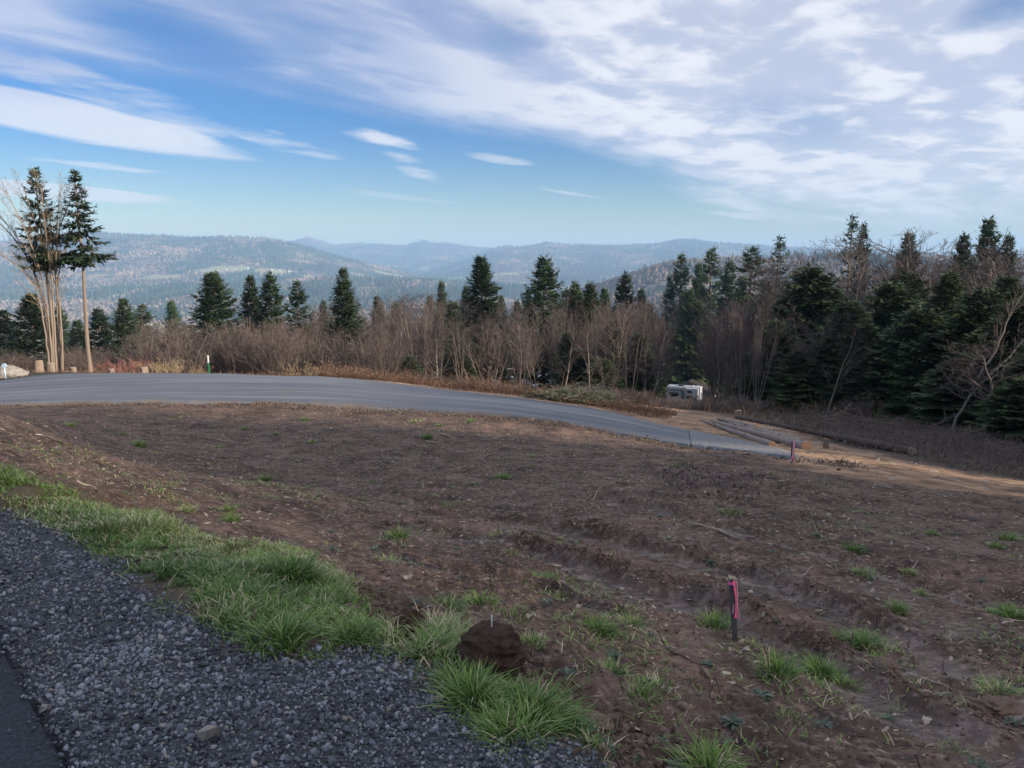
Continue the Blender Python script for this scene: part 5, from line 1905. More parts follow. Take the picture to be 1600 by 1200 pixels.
def car(px, py, Y, rz, label):
    c = at(px, py, Y)
    zg = c[2] - .75
    o = thing('parked_car', label, 'car', (c[0], c[1], zg), rz)
    prof = [(-2.2, .35), (-2.2, .80), (-1.9, .92), (-1.2, 1.0), (1.25, .95), (2.1, .80), (2.2, .45), (2.2, .35)]
    cab = [(-1.75, .92), (-1.25, 1.42), (.35, 1.45), (1.2, .96)]
    def ext(pr, w0, w1, nm, mt):
        n = len(pr)
        zmax = max(q[1] for q in pr)
        V = np.array([[x, -(w1 if z == zmax or z > 1.3 else w0), z] for x, z in pr] + [[x, (w1 if z == zmax or z > 1.3 else w0), z] for x, z in pr])
        Q = np.array([[i, (i + 1) % n, (i + 1) % n + n, i + n] for i in range(n)])
        T = np.array([[0, i + 1, i] for i in range(1, n - 1)] + [[n, n + i, n + i + 1] for i in range(1, n - 1)])
        return link(nm, new_mesh(nm, V, [Q, T], {'tint': np.full(2 * n, .5)}, False, [M[mt]]), o)
    ext(prof, .88, .85, 'body', 'grey')
    ext(cab, .80, .62, 'window', 'glass')
    ext([(-1.28, 1.40), (-1.2, 1.47), (.3, 1.50), (.4, 1.42)], .62, .58, 'roof', 'grey')
    for x in (-1.35, 1.35):
        for y in (-.82, .82):
            V, Q, T = path_tube([[x, y - .1, .33], [x, y + .1, .33]], [.33, .33], 14)
            g = Geo(); g.add(V, Q, T)
            link('wheel', g.mesh('car_wheel', M['black'], False), o)


car(793, 576, 150, .5, 'dark car parked on the pale street glimpsed between the trunks')
# the pale street it stands on, further down the slope
def low_street():
    P0, P1 = at(780, 584, 146), at(806, 555, 190)
    n = 12
    t = np.linspace(0, 1, n)
    C = np.array(P0)[None] * (1 - t)[:, None] + np.array(P1)[None] * t[:, None]
    d = unit((P1 - P0) * np.array([1, 1, 0]))
    s = np.array([d[1], -d[0], 0]) * 4
    V = np.concatenate([C - s, C + s])
    V[:, 2] -= .8
    i = np.arange(n - 1)
    Q = np.stack([i, i + n, i + n + 1, i + 1], 1)
    tag(link('road', new_mesh('lower_road', V, Q, {'lane': np.zeros(2 * n), 'run': np.zeros(2 * n)}, False, [M['apron']])), 'pale street glimpsed between the trunks downhill', kind='structure')


low_street()


# ---------------------------------------------------------------- gravel, clods, grass, litter
ICO_V, ICO_T = ico(1)


def quats(n, r):
    q = unit(r.normal(0, 1, (n, 4)))
    w, x, y, z = q.T
    return np.stack([np.stack([1 - 2 * (y * y + z * z), 2 * (x * y - z * w), 2 * (x * z + y * w)], 1),
                     np.stack([2 * (x * y + z * w), 1 - 2 * (x * x + z * z), 2 * (y * z - x * w)], 1),
                     np.stack([2 * (x * z - y * w), 2 * (y * z + x * w), 1 - 2 * (x * x + y * y)], 1)], 1)


def stones(P, size, r, flat_=.62, jag=.30, tilt_free=True):
    n = len(P)
    V = ICO_V[None] * (1 + r.uniform(-jag, jag, (n, len(ICO_V), 1)))
    V = V * np.stack([r.uniform(.75, 1.25, n), r.uniform(.55, 1.0, n), r.uniform(.45, .85, n) * flat_ / .62], 1)[:, None, :]
    V = np.einsum('nij,nkj->nki', quats(n, r), V) * (size / 2)[:, None, None]
    V = V + P[:, None, :]
    T = ICO_T[None] + (np.arange(n) * len(ICO_V))[:, None, None]
    return V.reshape(-1, 3), T.reshape(-1, 3)


GN = bpy.data.objects['ground'].data
_gv = np.empty(len(GN.vertices) * 3, np.float32)
GN.vertices.foreach_get('co', _gv)
_gv = _gv.reshape(-1, 3)
_GA = np.radians(np.concatenate([np.linspace(-180, -45, 46)[:-1], np.linspace(-45, 45, 421), np.linspace(45, 180, 46)[1:]]))
_GR = np.geomspace(0.8, 62, 560)
_GZ = _gv[:, 2].reshape(len(_GR), len(_GA))


def gz(x, y):
    """height of the ground as built, with its relief"""
    x, y = np.asarray(x, float), np.asarray(y, float)
    fa = np.interp(np.arctan2(x, y), _GA, np.arange(len(_GA)))
    fr = np.interp(np.hypot(x, y), _GR, np.arange(len(_GR)))
    ia, ir = np.clip(fa.astype(int), 0, len(_GA) - 2), np.clip(fr.astype(int), 0, len(_GR) - 2)
    ta, tr = fa - ia, fr - ir
    return (_GZ[ir, ia] * (1 - ta) + _GZ[ir, ia + 1] * ta) * (1 - tr) + (_GZ[ir + 1, ia] * (1 - ta) + _GZ[ir + 1, ia + 1] * ta) * tr


def sample(poly, n, r, near=0.0):
    """n random points in a plan outline; near > 0 crowds them towards the viewpoint"""
    lo, hi = poly.min(0), poly.max(0)
    out = np.zeros((0, 2))
    while len(out) < n:
        p = r.uniform(lo, hi, (n * 3, 2))
        k = inside(p[:, 0], p[:, 1], poly)
        p = p[k]
        if near:
            d = np.hypot(p[:, 0], p[:, 1])
            p = p[r.random(len(p)) < np.minimum(1, (near / d) ** 1.6)]
        out = np.concatenate([out, p])
    return out[:n]


def seen(x, y, m=60, z=None):
    """whether a ground point can lie inside the picture (with a margin)"""
    z = h_near(x, y) if z is None else z
    dz = z - CAMZ
    fwd = y * CP - dz * SP
    v = -(dz * CP + y * SP)
    px, py = 800 + FPX * x / np.maximum(fwd, .1), 600 + FPX * v / np.maximum(fwd, .1)
    return (fwd > .3) & (px > -m * 3) & (px < 1600 + m * 3) & (py > 300) & (py < 1200 + m * 4)


def stone_material():
    m, nt, b = material('crushed_basalt')
    t = attr(nt, 'tint')
    c = ramp(nt, t, [(0.0, (0.045, 0.049, 0.058)), (.45, (0.155, 0.168, 0.195)), (.82, (0.38, 0.405, 0.45)), (.90, (0.23, 0.20, 0.17)), (1.0, (0.42, 0.39, 0.35))])
    f = noise(nt, objco(nt), 160, 3, .6)
    nt.links.new(mixc(nt, (f - .2).clamp() * .5, c, (0.05, 0.05, 0.055)), b.inputs['Base Color'])
    b.inputs['Roughness'].default_value = .75
    b.inputs['Specular IOR Level'].default_value = .4
    bump(nt, b, f, .35, .004)
    return m


M['stone'] = stone_material()
M['clod'] = simple('soil_clods', (0.065, 0.043, 0.033), (0.24, 0.168, 0.132), 40, .95, .6, .006, tint='tint')
M['chip'] = simple('pale_litter', (0.12, 0.09, 0.07), (0.52, 0.43, 0.34), 60, .85, .2, .002, tint='tint')
M['twig_dark'] = simple('dead_twigs', (0.040, 0.030, 0.028), (0.20, 0.16, 0.14), 30, .9, 0, tint='tint')
M['bramble'] = simple('dead_bramble', (0.075, 0.042, 0.030), (0.30, 0.185, 0.12), 3, .9, 0, tint='tint')
M['brush'] = simple('dry_brush', (0.050, 0.040, 0.034), (0.215, 0.175, 0.145), 3, .9, 0, tint='tint')


def grass_material(name, stops):
    m, nt, b = material(name)
    t = attr(nt, 'tint') + (objrand(nt) - .5) * .2
    nt.links.new(ramp(nt, t.clamp(), stops), b.inputs['Base Color'])
    b.inputs['Roughness'].default_value = .55
    b.inputs['Specular IOR Level'].default_value = .3
    b.inputs['Transmission Weight'].default_value = 0
    return m


GRASS_STOPS = [(0.0, (0.035, 0.078, 0.018)), (.45, (0.125, 0.225, 0.045)), (.75, (0.25, 0.35, 0.085)), (.88, (0.36, 0.35, 0.16)), (1.0, (0.55, 0.47, 0.31))]
M['grass'] = grass_material('grass_blades', GRASS_STOPS)
M['weed'] = grass_material('grey_green_weed', [(0, (0.035, 0.052, 0.035)), (.6, (0.095, 0.125, 0.085)), (1, (0.21, 0.24, 0.18))])


def blades(P, hgt, wid, lean, curl, tint, r, az=None):
    """arched grass blades, five triangles each; lean: how far the tip moves sideways over the height"""
    n = len(P)
    a = r.uniform(0, 6.28, n) if az is None else az
    d = np.stack([np.cos(a), np.sin(a), 0 * a], 1)
    s = np.stack([-np.sin(a), np.cos(a), 0 * a], 1)
    tw = r.normal(0, .5, n)
    s = unit(s * np.cos(tw)[:, None] + d * np.sin(tw)[:, None])
    V = []
    for t, w in ((0, .75), (.38, 1.0), (.74, .68)):
        c = P + d * (lean * hgt * t ** 1.7)[:, None] + np.array([0, 0, 1.0]) * (hgt * (t - curl * t ** 3))[:, None]
        V += [c - s * (wid * w / 2)[:, None], c + s * (wid * w / 2)[:, None]]
    V.append(P + d * (lean * hgt)[:, None] + np.array([0, 0, 1.0]) * (hgt * (1 - curl))[:, None])
    V = np.stack(V, 1)
    T = np.array([[0, 1, 3], [0, 3, 2], [2, 3, 5], [2, 5, 4], [4, 5, 6]])
    T = T[None] + (np.arange(n) * 7)[:, None, None]
    tt = np.clip(tint[:, None] + np.array([-.14, -.14, 0, 0, .05, .05, .10])[None], 0, 1)
    return V.reshape(-1, 3), T.reshape(-1, 3), tt.ravel()


def build_gravel():
    r = np.random.default_rng(40)
    g = Geo()
    for n, s0, s1, near in ((40000, .007, .014, 2.6), (40000, .011, .022, 3.2), (4600, .020, .038, 5.0)):
        p = sample(GRAVEL, n, r, near)
        p = p + r.normal(0, .045, p.shape)
        k = seen(p[:, 0], p[:, 1])
        ds = seg_dist(p[:, 0], p[:, 1], street_edge, False)
        onstreet = inside(p[:, 0], p[:, 1], STREET)
        k &= ~(onstreet & (r.random(len(p)) > np.exp(-ds / .025) * .8))
        # bare patches of fines, and thinning among the grass
        fin = fbm(p[:, 0] / .35, p[:, 1] / .35, 3, 12)
        k &= ~((fin > .24) & (r.random(len(p)) < (.75 if s0 > .012 else .3)))
        dg = seg_dist(p[:, 0], p[:, 1], GRAVEL, True)
        k &= (r.random(len(p)) < smooth(-.02, .12, dg) + .62) | onstreet
        p = p[k]
        m = len(p)
        sz = r.uniform(s0, s1, m) * r.uniform(.8, 1.2, m)
        z = gz(p[:, 0], p[:, 1])
        onstreet = inside(p[:, 0], p[:, 1], STREET)
        z = np.where(onstreet, h_near(p[:, 0], p[:, 1]) + .028, z)
        P = np.stack([p[:, 0], p[:, 1], z + sz * r.uniform(.05, .42, m)], 1)
        V, T = stones(P, sz, r)
        t = np.clip(r.normal(.40, .27, m), 0, .86)
        t = np.clip(t + fbm(p[:, 0] / .4, p[:, 1] / .4, 2, 19) * .35, 0, .86)
        t = np.where(r.random(m) < .07, r.uniform(.86, 1, m), t)
        g.add(V, None, T, np.repeat(t, 12))
    tag(link('gravel', g.mesh('gravel', M['stone'])), 'dark crushed gravel along the street edge', kind='stuff')
    # stones that stand out
    for i, (px, py, s, tint, lab) in enumerate([(325, 1165, .075, .93, 'pale brown angular stone, the largest in the lower gravel'), (440, 1003, .05, .95, 'small pale stone at the edge of the grass'), (1362, 932, .06, .97, 'pale stone lying on the muddy track'),
                                                (752, 863, .055, .94, 'pale stone in the middle of the bare soil'), (1090, 740, .07, .95, 'whitish stone on the soil below the gravel apron')]):
        p = ground_at(px, py)
        V, T = stones(np.zeros((1, 3)), np.array([s]), np.random.default_rng(60 + i), .8)
        G = Geo()
        G.add(V, None, T, tint)
        z = float(gz(p[0], p[1]))
        tag(link('stone', G.mesh('stone', M['stone']), None, (p[0], p[1], z + s * .2)), lab, 'stone')


build_gravel()
FIELD = gpoly([(-160, 745), (90, 757), (210, 800), (330, 848), (470, 870), (560, 935), (640, 985), (720, 985), (800, 1050), (960, 1145), (1000, 1240), (1700, 1240), (1700, 790), (1500, 765), (1240, 745), (1080, 705), (990, 695), (800, 662), (600, 648), (350, 640), (100, 640), (-160, 648)])


def build_clods():
    r = np.random.default_rng(50)
    g = Geo()
    P = []
    p = sample(FIELD, 9000, r, 2.6)
    p = p[fbm(p[:, 0] / .4, p[:, 1] / .4, 3, 63) + r.normal(0, .15, len(p)) > -.05]
    P.append((p, r.uniform(.005, .015, len(p))))
    for cx, cy, cr, cn in ((765, 1040, .20, 420), (640, 990, .16, 260), (700, 1000, .15, 160), (830, 1075, .14, 160), (910, 1120, .18, 220)):
        c = ground_at(cx, cy)
        P.append((c[:2] + r.normal(0, cr, (cn, 2)), r.uniform(.006, .034, cn)))
    for q, w, n in zip(RUTS, (.15, .18, .12, .11), (1300, 1900, 700, 500)):
        i = r.integers(0, len(q) - 1, n)
        f = r.random(n)
        c = q[i] * (1 - f)[:, None] + q[i + 1] * f[:, None]
        d = unit(q[i + 1] - q[i])
        nrm = np.stack([-d[:, 1], d[:, 0]], 1)
        nrm = nrm * np.sign(nrm[:, 1:2])
        off = np.where(r.random(n) < .85, w * .25 + r.normal(0, .07, n), -w * 3.3 + r.normal(0, .10, n))
        P.append((c + nrm * off[:, None], r.uniform(.010, .034, n) * r.uniform(.6, 1.3, n)))
    p = sample(FIELD, 11000, r, 4.0)
    kk = fbm(p[:, 0] / .5, p[:, 1] / .5, 3, 61) + r.normal(0, .12, 11000) > .02
    p = p[kk]
    P.append((p, r.uniform(.008, .030, len(p)) ** 1.0 * r.choice([.6, 1, 1.5], len(p), p=[.5, .38, .12]) * (0.8 + np.hypot(p[:, 0], p[:, 1]) / 22)))
    # broken edge of the field towards grass and gravel, and the far lip by the road
    e = resample(gpoly([(540, 925), (600, 960), (650, 985), (720, 1000), (800, 1050), (900, 1105), (980, 1150), (1010, 1210)]), 80)
    i = r.integers(0, 79, 900)
    P.append((e[i] + r.normal(0, .10, (900, 2)), r.uniform(.012, .05, 900)))
    i = r.integers(0, len(RN) - 1, 1700)
    f = r.random(1700)
    P.append((RN[i] * (1 - f)[:, None] + RN[i + 1] * f[:, None] - np.array([0, .35]) + r.normal(0, .22, (1700, 2)) * np.array([1, 1]), r.uniform(.015, .085, 1700)))
    for p, s in P:
        k = seen(p[:, 0], p[:, 1])
        k &= ~inside(p[:, 0], p[:, 1], ROAD)
        p, s = p[k], s[k]
        z = gz(p[:, 0], p[:, 1])
        V, T = stones(np.stack([p[:, 0], p[:, 1], z + s * .12], 1), s, r, .7, .36)
        g.add(V, None, T, np.repeat(np.clip(r.normal(.45, .22, len(p)), 0, 1), 12))
    tag(link('soil_clods', g.mesh('soil_clods', M['clod'])), 'clods of brown soil strewn over the field', kind='stuff')


build_clods()


def chips(P, L, W, Hh, r, tilt=.25):
    n = len(P)
    a = r.uniform(0, 6.28, n)
    d = unit(np.stack([np.cos(a), np.sin(a), r.normal(0, tilt, n)], 1))
    s = unit(np.stack([-np.sin(a), np.cos(a), r.normal(0, tilt, n)], 1))
    u = np.cross(d, s)
    V = []
    for sx, sy, sz in ((-1, -.6, 0), (-1, .6, 0), (1, -.35, 0), (1, .45, 0), (-.1, 0, 1), (-.2, .9, 0), (.2, -.9, 0)):
        V.append(P + d * (L * sx / 2)[:, None] + s * (W * sy / 2)[:, None] + u * (Hh * (sz - .3))[:, None])
    V = np.stack(V, 1)
    T = np.array([[0, 4, 1], [1, 4, 5], [5, 4, 3], [3, 4, 2], [2, 4, 6], [6, 4, 0]])
    return V.reshape(-1, 3), (T[None] + (np.arange(n) * 7)[:, None, None]).reshape(-1, 3)


def build_litter():
    r = np.random.default_rng(70)
    g = Geo()
    for poly, n, near, l0, l1, t0 in ((FIELD, 6500, 5.5, .006, .026, .55), (FIELD, 3200, 10, .02, .055, .62), (STRAW, 3600, 0, .04, .26, .55)):
        p = sample(poly, n, r, near)
        sc_ = 1 + np.hypot(p[:, 0], p[:, 1]) / (22 if near else 1e9)
        k = seen(p[:, 0], p[:, 1]) & ~inside(p[:, 0], p[:, 1], ROAD)
        p, sc_ = p[k], sc_[k]
        m = len(p)
        L = r.uniform(l0, l1, m) * sc_
        P = np.stack([p[:, 0], p[:, 1], gz(p[:, 0], p[:, 1]) + L * .06], 1)
        V, T = chips(P, L, L * r.uniform(.15, .6, m), L * r.uniform(.06, .2, m), r)
        g.add(V, None, T, np.repeat(np.clip(r.normal(t0, .25, m), 0, 1), 7))
    tag(link('wood_litter', g.mesh('wood_litter', M['chip'])), 'pale wood chips and leaf scraps strewn over soil and skid trail', kind='stuff')
    # fine dead twigs lying on the soil
    g = Geo()
    n = 1500
    p = sample(FIELD, n, r, 5)
    p = p[seen(p[:, 0], p[:, 1]) & ~inside(p[:, 0], p[:, 1], ROAD)]
    n = len(p)
    a = r.uniform(0, 6.28, n)
    L = r.uniform(.05, .28, n) * (1 + np.hypot(p[:, 0], p[:, 1]) / 30)
    rad = r.uniform(.0012, .0035, n) * (1 + np.hypot(p[:, 0], p[:, 1]) / 12)
    prev = np.stack([p[:, 0], p[:, 1], gz(p[:, 0], p[:, 1]) + .008], 1)
    for s in range(3):
        a = a + r.normal(0, .4, n)
        nx = prev + np.stack([np.cos(a) * L / 3, np.sin(a) * L / 3, 0 * a], 1)
        nx[:, 2] = gz(nx[:, 0], nx[:, 1]) + .006 + r.uniform(0, .03, n) * (s == 1) + (r.random(n) < .12) * r.uniform(0, .10, n)
        V, Q = tubes(prev, nx, rad * (1 - s * .2), rad * (.8 - s * .2), 4)
        g.add(V, Q, None, np.repeat(np.clip(r.normal(.45, .28, n), 0, 1), 8))
        prev = nx
    tag(link('dead_twigs', g.mesh('dead_twigs', M['twig_dark'])), 'fine dead twigs lying on the bare soil', kind='stuff')


build_litter()


def build_grass():
    r = np.random.default_rng(80)
    g = Geo()
    # turf strip
    for poly, n, near in ((GRASS1, 52000, 4.0), (GRASS2, 8000, 0)):
        p = sample(poly, n, r, near)
        p = p + r.normal(0, .05, p.shape)
        k = seen(p[:, 0], p[:, 1])
        dens = fbm(p[:, 0] / .22, p[:, 1] / .22, 3, 33)
        e = seg_dist(p[:, 0], p[:, 1], poly, True)
        k &= (dens + .20 + r.normal(0, .1, len(p)) > .0 + .16 * smooth(.2, 0, e))
        p = p[k]
        m = len(p)
        tuf = np.clip(.5 + fbm(p[:, 0] / .45, p[:, 1] / .45, 3, 35) * 1.5, .12, 1.5)
        h = r.uniform(.025, .085, m) * (.45 + tuf)
        if poly is GRASS2:
            h = h * 1.25
        t = np.clip(.46 + fbm(p[:, 0] / .7, p[:, 1] / .7, 2, 39) * .6 + r.normal(0, .13, m), 0, .8)
        dead = r.random(m) < .13 + .25 * (fbm(p[:, 0] / .5, p[:, 1] / .5, 2, 43) > .1)
        t = np.where(dead, r.uniform(.82, 1, m), t)
        P = np.stack([p[:, 0], p[:, 1], gz(p[:, 0], p[:, 1]) - .006], 1)
        V, T, tt = blades(P, h, r.uniform(.0026, .0052, m) * (1 + np.hypot(p[:, 0], p[:, 1]) / 14), r.uniform(.3, 1.5, m), r.uniform(0, .45, m), t, r)
        g.add(V, None, T, tt)
    tag(link('grass', g.mesh('grass', M['grass'])), 'rough green grass strip between gravel shoulder and bare soil', kind='stuff')



    # thin green film on parts of the soil
    g = Geo()
    p = sample(FIELD, 26000, r, 5.0)
    spots = [(940, 1010, .55), (1000, 1050, .45), (1240, 1080, .6), (1375, 1015, .35), (150, 735, 1.2), (440, 768, .9), (840, 855, .5), (1560, 1010, .5), (1090, 1160, .5), (600, 700, 1.6), (900, 930, .4), (300, 680, 2.0), (1300, 820, .8), (880, 1090, .3)]
    f = fbm(p[:, 0] / 1.1, p[:, 1] / 1.1, 3, 145) * 1.1 - .42
    for px, py, w in spots:
        c = ground_at(px, py)
        f = np.maximum(f, .55 * np.exp(-((p[:, 0] - c[0]) ** 2 + (p[:, 1] - c[1]) ** 2) / w ** 2) + fbm(p[:, 0] / .2, p[:, 1] / .2, 2, 147) * .7 - .22)
    p = p[(f + r.normal(0, .06, len(p)) > .10) & seen(p[:, 0], p[:, 1])]
    p = np.repeat(p, 2, 0) + r.normal(0, .02, (2 * len(p), 2))
    m = len(p)
    dist = np.hypot(p[:, 0], p[:, 1])
    t = np.where(r.random(m) < .2, r.uniform(.84, 1, m), np.clip(r.normal(.42, .16, m), 0, .8))
    V, T, tt = blades(np.stack([p[:, 0], p[:, 1], gz(p[:, 0], p[:, 1]) - .004], 1), r.uniform(.015, .06, m), r.uniform(.0025, .005, m) * (1 + dist / 14), r.uniform(.5, 2.0, m), r.uniform(0, .5, m), t, r)
    g.add(V, None, T, tt)
    tag(link('sparse_grass', g.mesh('sparse_grass', M['grass'])), 'thin short grass sprouting in patches on the bare soil', kind='stuff')


build_grass()


def tuft_mesh(name, seed, n, h, rad, dead=.08, tone=.45, wid=.006, lean=(.4, 1.5), mat='grass'):
    r = np.random.default_rng(seed)
    a = r.uniform(0, 6.28, n)
    q = r.uniform(0, 1, n) ** .6
    P = np.stack([np.cos(a) * q * rad, np.sin(a) * q * rad, np.full(n, -.01)], 1)
    hh = h * r.uniform(.45, 1.0, n) * (1.1 - .35 * q)
    t = np.clip(r.normal(tone, .14, n), 0, .8)
    t = np.where(r.random(n) < dead, r.uniform(.84, 1, n), t)
    V, T, tt = blades(P, hh, r.uniform(.7, 1.25, n) * wid, r.uniform(*lean, n) * (.35 + .75 * q), r.uniform(.05, .5, n), t, r, a + r.normal(0, .7, n))
    g = Geo()
    g.add(V, None, T, tt)
    return g.mesh(name, M[mat])


TUFT = [tuft_mesh('tuft_a', 1, 110, .10, .08, .15, .45, .005), tuft_mesh('tuft_b', 2, 90, .08, .12, .2, .45, .005), tuft_mesh('tuft_c', 3, 80, .06, .14, .25, .55, .005), tuft_mesh('tuft_d', 4, 170, .15, .09, .08, .38, .005)]
BIG = [tuft_mesh('big_tuft_a', 11, 420, .20, .10, .05, .36, .0058, (.5, 1.7)), tuft_mesh('big_tuft_b', 12, 380, .15, .13, .08, .42, .0056, (.5, 1.9)), tuft_mesh('dry_tuft', 13, 260, .13, .10, .40, .48, .0052), tuft_mesh('pale_tuft', 14, 240, .11, .11, .30, .42, .006, (.9, 2.2))]


def weed_mesh(name, seed, n=46, L=.055):
    r = np.random.default_rng(seed)
    g = Geo()
    for i in range(n):
        a, e = r.uniform(0, 6.28), r.uniform(.05, .9)
        d = np.array([math.cos(a) * math.cos(e), math.sin(a) * math.cos(e), math.sin(e)])
        l = L * r.uniform(.5, 1.1)
        s = unit(np.cross(d, [0, 0, 1.0]))
        pts = []
        for k in range(6):                                   # toothed leaf
            t = k / 5
            w = l * .11 * math.sin(math.pi * (.12 + .85 * t)) * (1.25 if k % 2 else .65)
            c = d * l * t + np.array([0, 0, -l * .35 * t * t])
            pts += [c - s * w, c + s * w]
        V = np.array(pts)
        Q = np.array([[2 * k, 2 * k + 1, 2 * k + 3, 2 * k + 2] for k in range(5)])
        g.add(V, Q, None, np.clip(r.normal(.5, .2), 0, 1))
    return g.mesh(name, M['weed'])


WEED = [weed_mesh('weed_a', 1), weed_mesh('weed_b', 2, 60, .045), weed_mesh('weed_c', 3, 40, .065)]


def put(name, me, px, py, s, label, cat, group=None, rz=None, dz=0.0):
    p = ground_at(px, py)
    o = link(name, me, None, (p[0], p[1], float(gz(p[0], p[1])) + dz))
    o.rotation_euler = (0, 0, random.uniform(0, 6.28) if rz is None else rz)
    o.scale = (s, s, s)
    return tag(o, label, cat, group)


for px, py, s, m, lab in [(455, 925, 1.25, BIG[0], 'tallest grass clump of the verge, dark green against the bare soil'), (400, 905, 1.1, BIG[1], 'wide grass clump left of the tallest one'), (520, 948, 1.0, BIG[2], 'yellowish grass clump at the soil edge of the verge'), (440, 1015, 1.1, BIG[1], 'grass clump hanging over the gravel edge'),
                          (375, 985, .9, BIG[2], 'half dry clump beside the gravel edge'), (555, 1010, .8, BIG[1], 'small bright clump beside the gravel tip'), (700, 965, .95, BIG[3], 'pale broad bladed tuft between the two soil lumps'),
                          (672, 1035, .75, BIG[1], 'grass tuft in front of the reddish soil lump'), (740, 1100, 1.0, BIG[0], 'long bladed clump in front of the dark soil lump'), (835, 1125, 1.1, BIG[0], 'long bladed clump, right one below the dark soil lump'),
                          (720, 1080, .9, BIG[1], 'grass clump at the gravel edge below the dark soil lump'), (800, 1150, 1.0, BIG[1], 'lowest long bladed clump by the gravel'), (880, 1140, .8, BIG[1], 'grass clump at the right end of the long bladed group'),
                          (290, 795, .9, BIG[2], 'lone straw coloured tuft on the soil above the verge'), (850, 918, .95, TUFT[3], 'round green tuft alone on the soil above the dark lump'), (935, 1000, .9, BIG[1], 'wide green patch of grass left of the near stake'), (985, 985, .8, BIG[3], 'pale grass at the right of the wide green patch'),
                          (950, 1050, .9, BIG[3], 'low silvery tuft below the wide green patch'), (830, 1020, .7, BIG[2], 'small yellow tuft right of the dark soil lump'), (1170, 1005, .8, TUFT[1], 'dark green tuft at the foot of the near stake'), (1350, 1010, .9, BIG[1], 'green grass patch growing on the berm of the rut'),
                          (1370, 1030, .7, TUFT[0], 'small green tuft at the lower end of the berm patch'), (1420, 900, .7, BIG[2], 'dry straw tuft lying on the soil right of the near stake'), (1220, 1060, .9, TUFT[1], 'mossy green patch below the near stake'), (1490, 1165, .9, TUFT[2], 'short green tuft near the lower right corner'),
                          (1585, 965, 1.0, BIG[1], 'green tuft at the right border of the field'), (1560, 1095, .9, BIG[3], 'pale dead tuft beside the lower rut'), (1110, 1195, .9, BIG[1], 'grass tuft cut by the lower border of the photograph')]:
    put('grass_tuft', m, px, py, s * .9, lab, 'grass tuft')
rt = np.random.default_rng(123)
STRIPS = ['along the far road', 'below the far road', 'across the middle field', 'level with the near stake', 'in the foreground']


def number(many, what):
    many.sort(key=lambda t: t[0])
    k = math.ceil(len(many) / 5)
    for j in range(5):
        for q, t in enumerate(sorted(many[j * k:(j + 1) * k], key=lambda t: t[1])):
            t[2]['label'] = '%s, %s from left in the strip %s' % (what, ORD[q], STRIPS[j])


many = []
for i in range(95):
    px, py = rt.uniform(-20, 1620), 655 + (rt.random() ** 1.4) * 480
    p = ground_at(px, py)
    if not inside(np.array([p[0]]), np.array([p[1]]), FIELD)[0] or seg_dist(np.array([p[0]]), np.array([p[1]]), GRASS1, True)[0] < .2:
        continue
    many.append((py, px, put('grass_tuft', TUFT[rt.integers(4)], px, py, rt.uniform(.6, 1.1) * (1 + p[1] / 26), 'small', 'grass tuft', 'small tufts scattered over the field')))
number(many, 'low green tuft')
for px, py, s, lab in [(1190, 1085, 1.3, 'silvery thistle rosette below the near stake'), (1105, 1045, 1.2, 'grey green weed between the near stake and the green patch'), (960, 1030, 1.3, 'grey green weed in the wide grass patch'), (905, 1145, 1.8, 'grey leafy weed spreading at the gravel tip'),
                       (940, 1160, 1.6, 'grey leafy weed right of the one at the gravel tip'), (360, 850, 1.5, 'grey green weed at the soil edge behind the verge'), (450, 860, 1.4, 'grey green weed right behind the tallest clump'), (840, 845, 1.4, 'bluish weed beside the upper rut'), (585, 855, 1.2, 'small weed on the soil right of the verge'),
                       (1145, 1135, 1.2, 'grey weed in the lower middle of the soil'), (1530, 1185, 1.3, 'broad green weed in the lower right corner'), (1060, 1185, 1.5, 'bright leafy weed at the lower border of the photograph')]:
    put('weed', WEED[int(px) % 3], px, py, s, lab, 'weed')
many = []
for i in range(70):
    px, py = rt.uniform(60, 1620), 700 + (rt.random() ** 1.2) * 480
    p = ground_at(px, py)
    if not inside(np.array([p[0]]), np.array([p[1]]), FIELD)[0]:
        continue
    many.append((py, px, put('weed', WEED[rt.integers(3)], px, py, rt.uniform(.6, 1.2) * (1 + p[1] / 26), 'little', 'weed', 'little weeds scattered over the field')))
number(many, 'little grey weed')

M['lump'] = simple('dark_earth', (0.022, 0.014, 0.010), (0.100, 0.062, 0.044), 26, .97, 1.0, .02)
M['lump_red'] = simple('reddish_earth', (0.030, 0.016, 0.011), (0.105, 0.056, 0.038), 26, .97, 1.0, .02)
p = ground_at(765, 1052)
p[2] = float(gz(p[0], p[1])) - .02
lump('soil_lump', 'big dark lump of dug up earth with a small pale peg on top', 'lump of earth', p, (.31, .28, .33), 5, M['lump'], .27, 5)
top = p + np.array([.01, .0, .262])
V, Q, T = path_tube([[0, 0, -.05], [.001, 0, .012], [.002, 0, .028]], [.003, .003, .0045], 8)
g = Geo(); g.add(V, Q, T, .9)
tag(link('peg', g.mesh('peg', M['white']), None, tuple(top)), 'short pale peg sticking up from the big dark lump', 'peg')
p = ground_at(640, 995)
p[2] = float(gz(p[0], p[1])) - .02
lump('soil_lump', 'reddish lump of earth left of the big dark one', 'lump of earth', p, (.20, .18, .20), 9, M['lump_red'], .32, 5)
p = ground_at(690, 1000)
p[2] = float(gz(p[0], p[1])) - .02
lump('soil_lump', 'low dark lump of earth between the two larger lumps', 'lump of earth', p, (.18, .16, .12), 15, M['lump'], .34, 4)
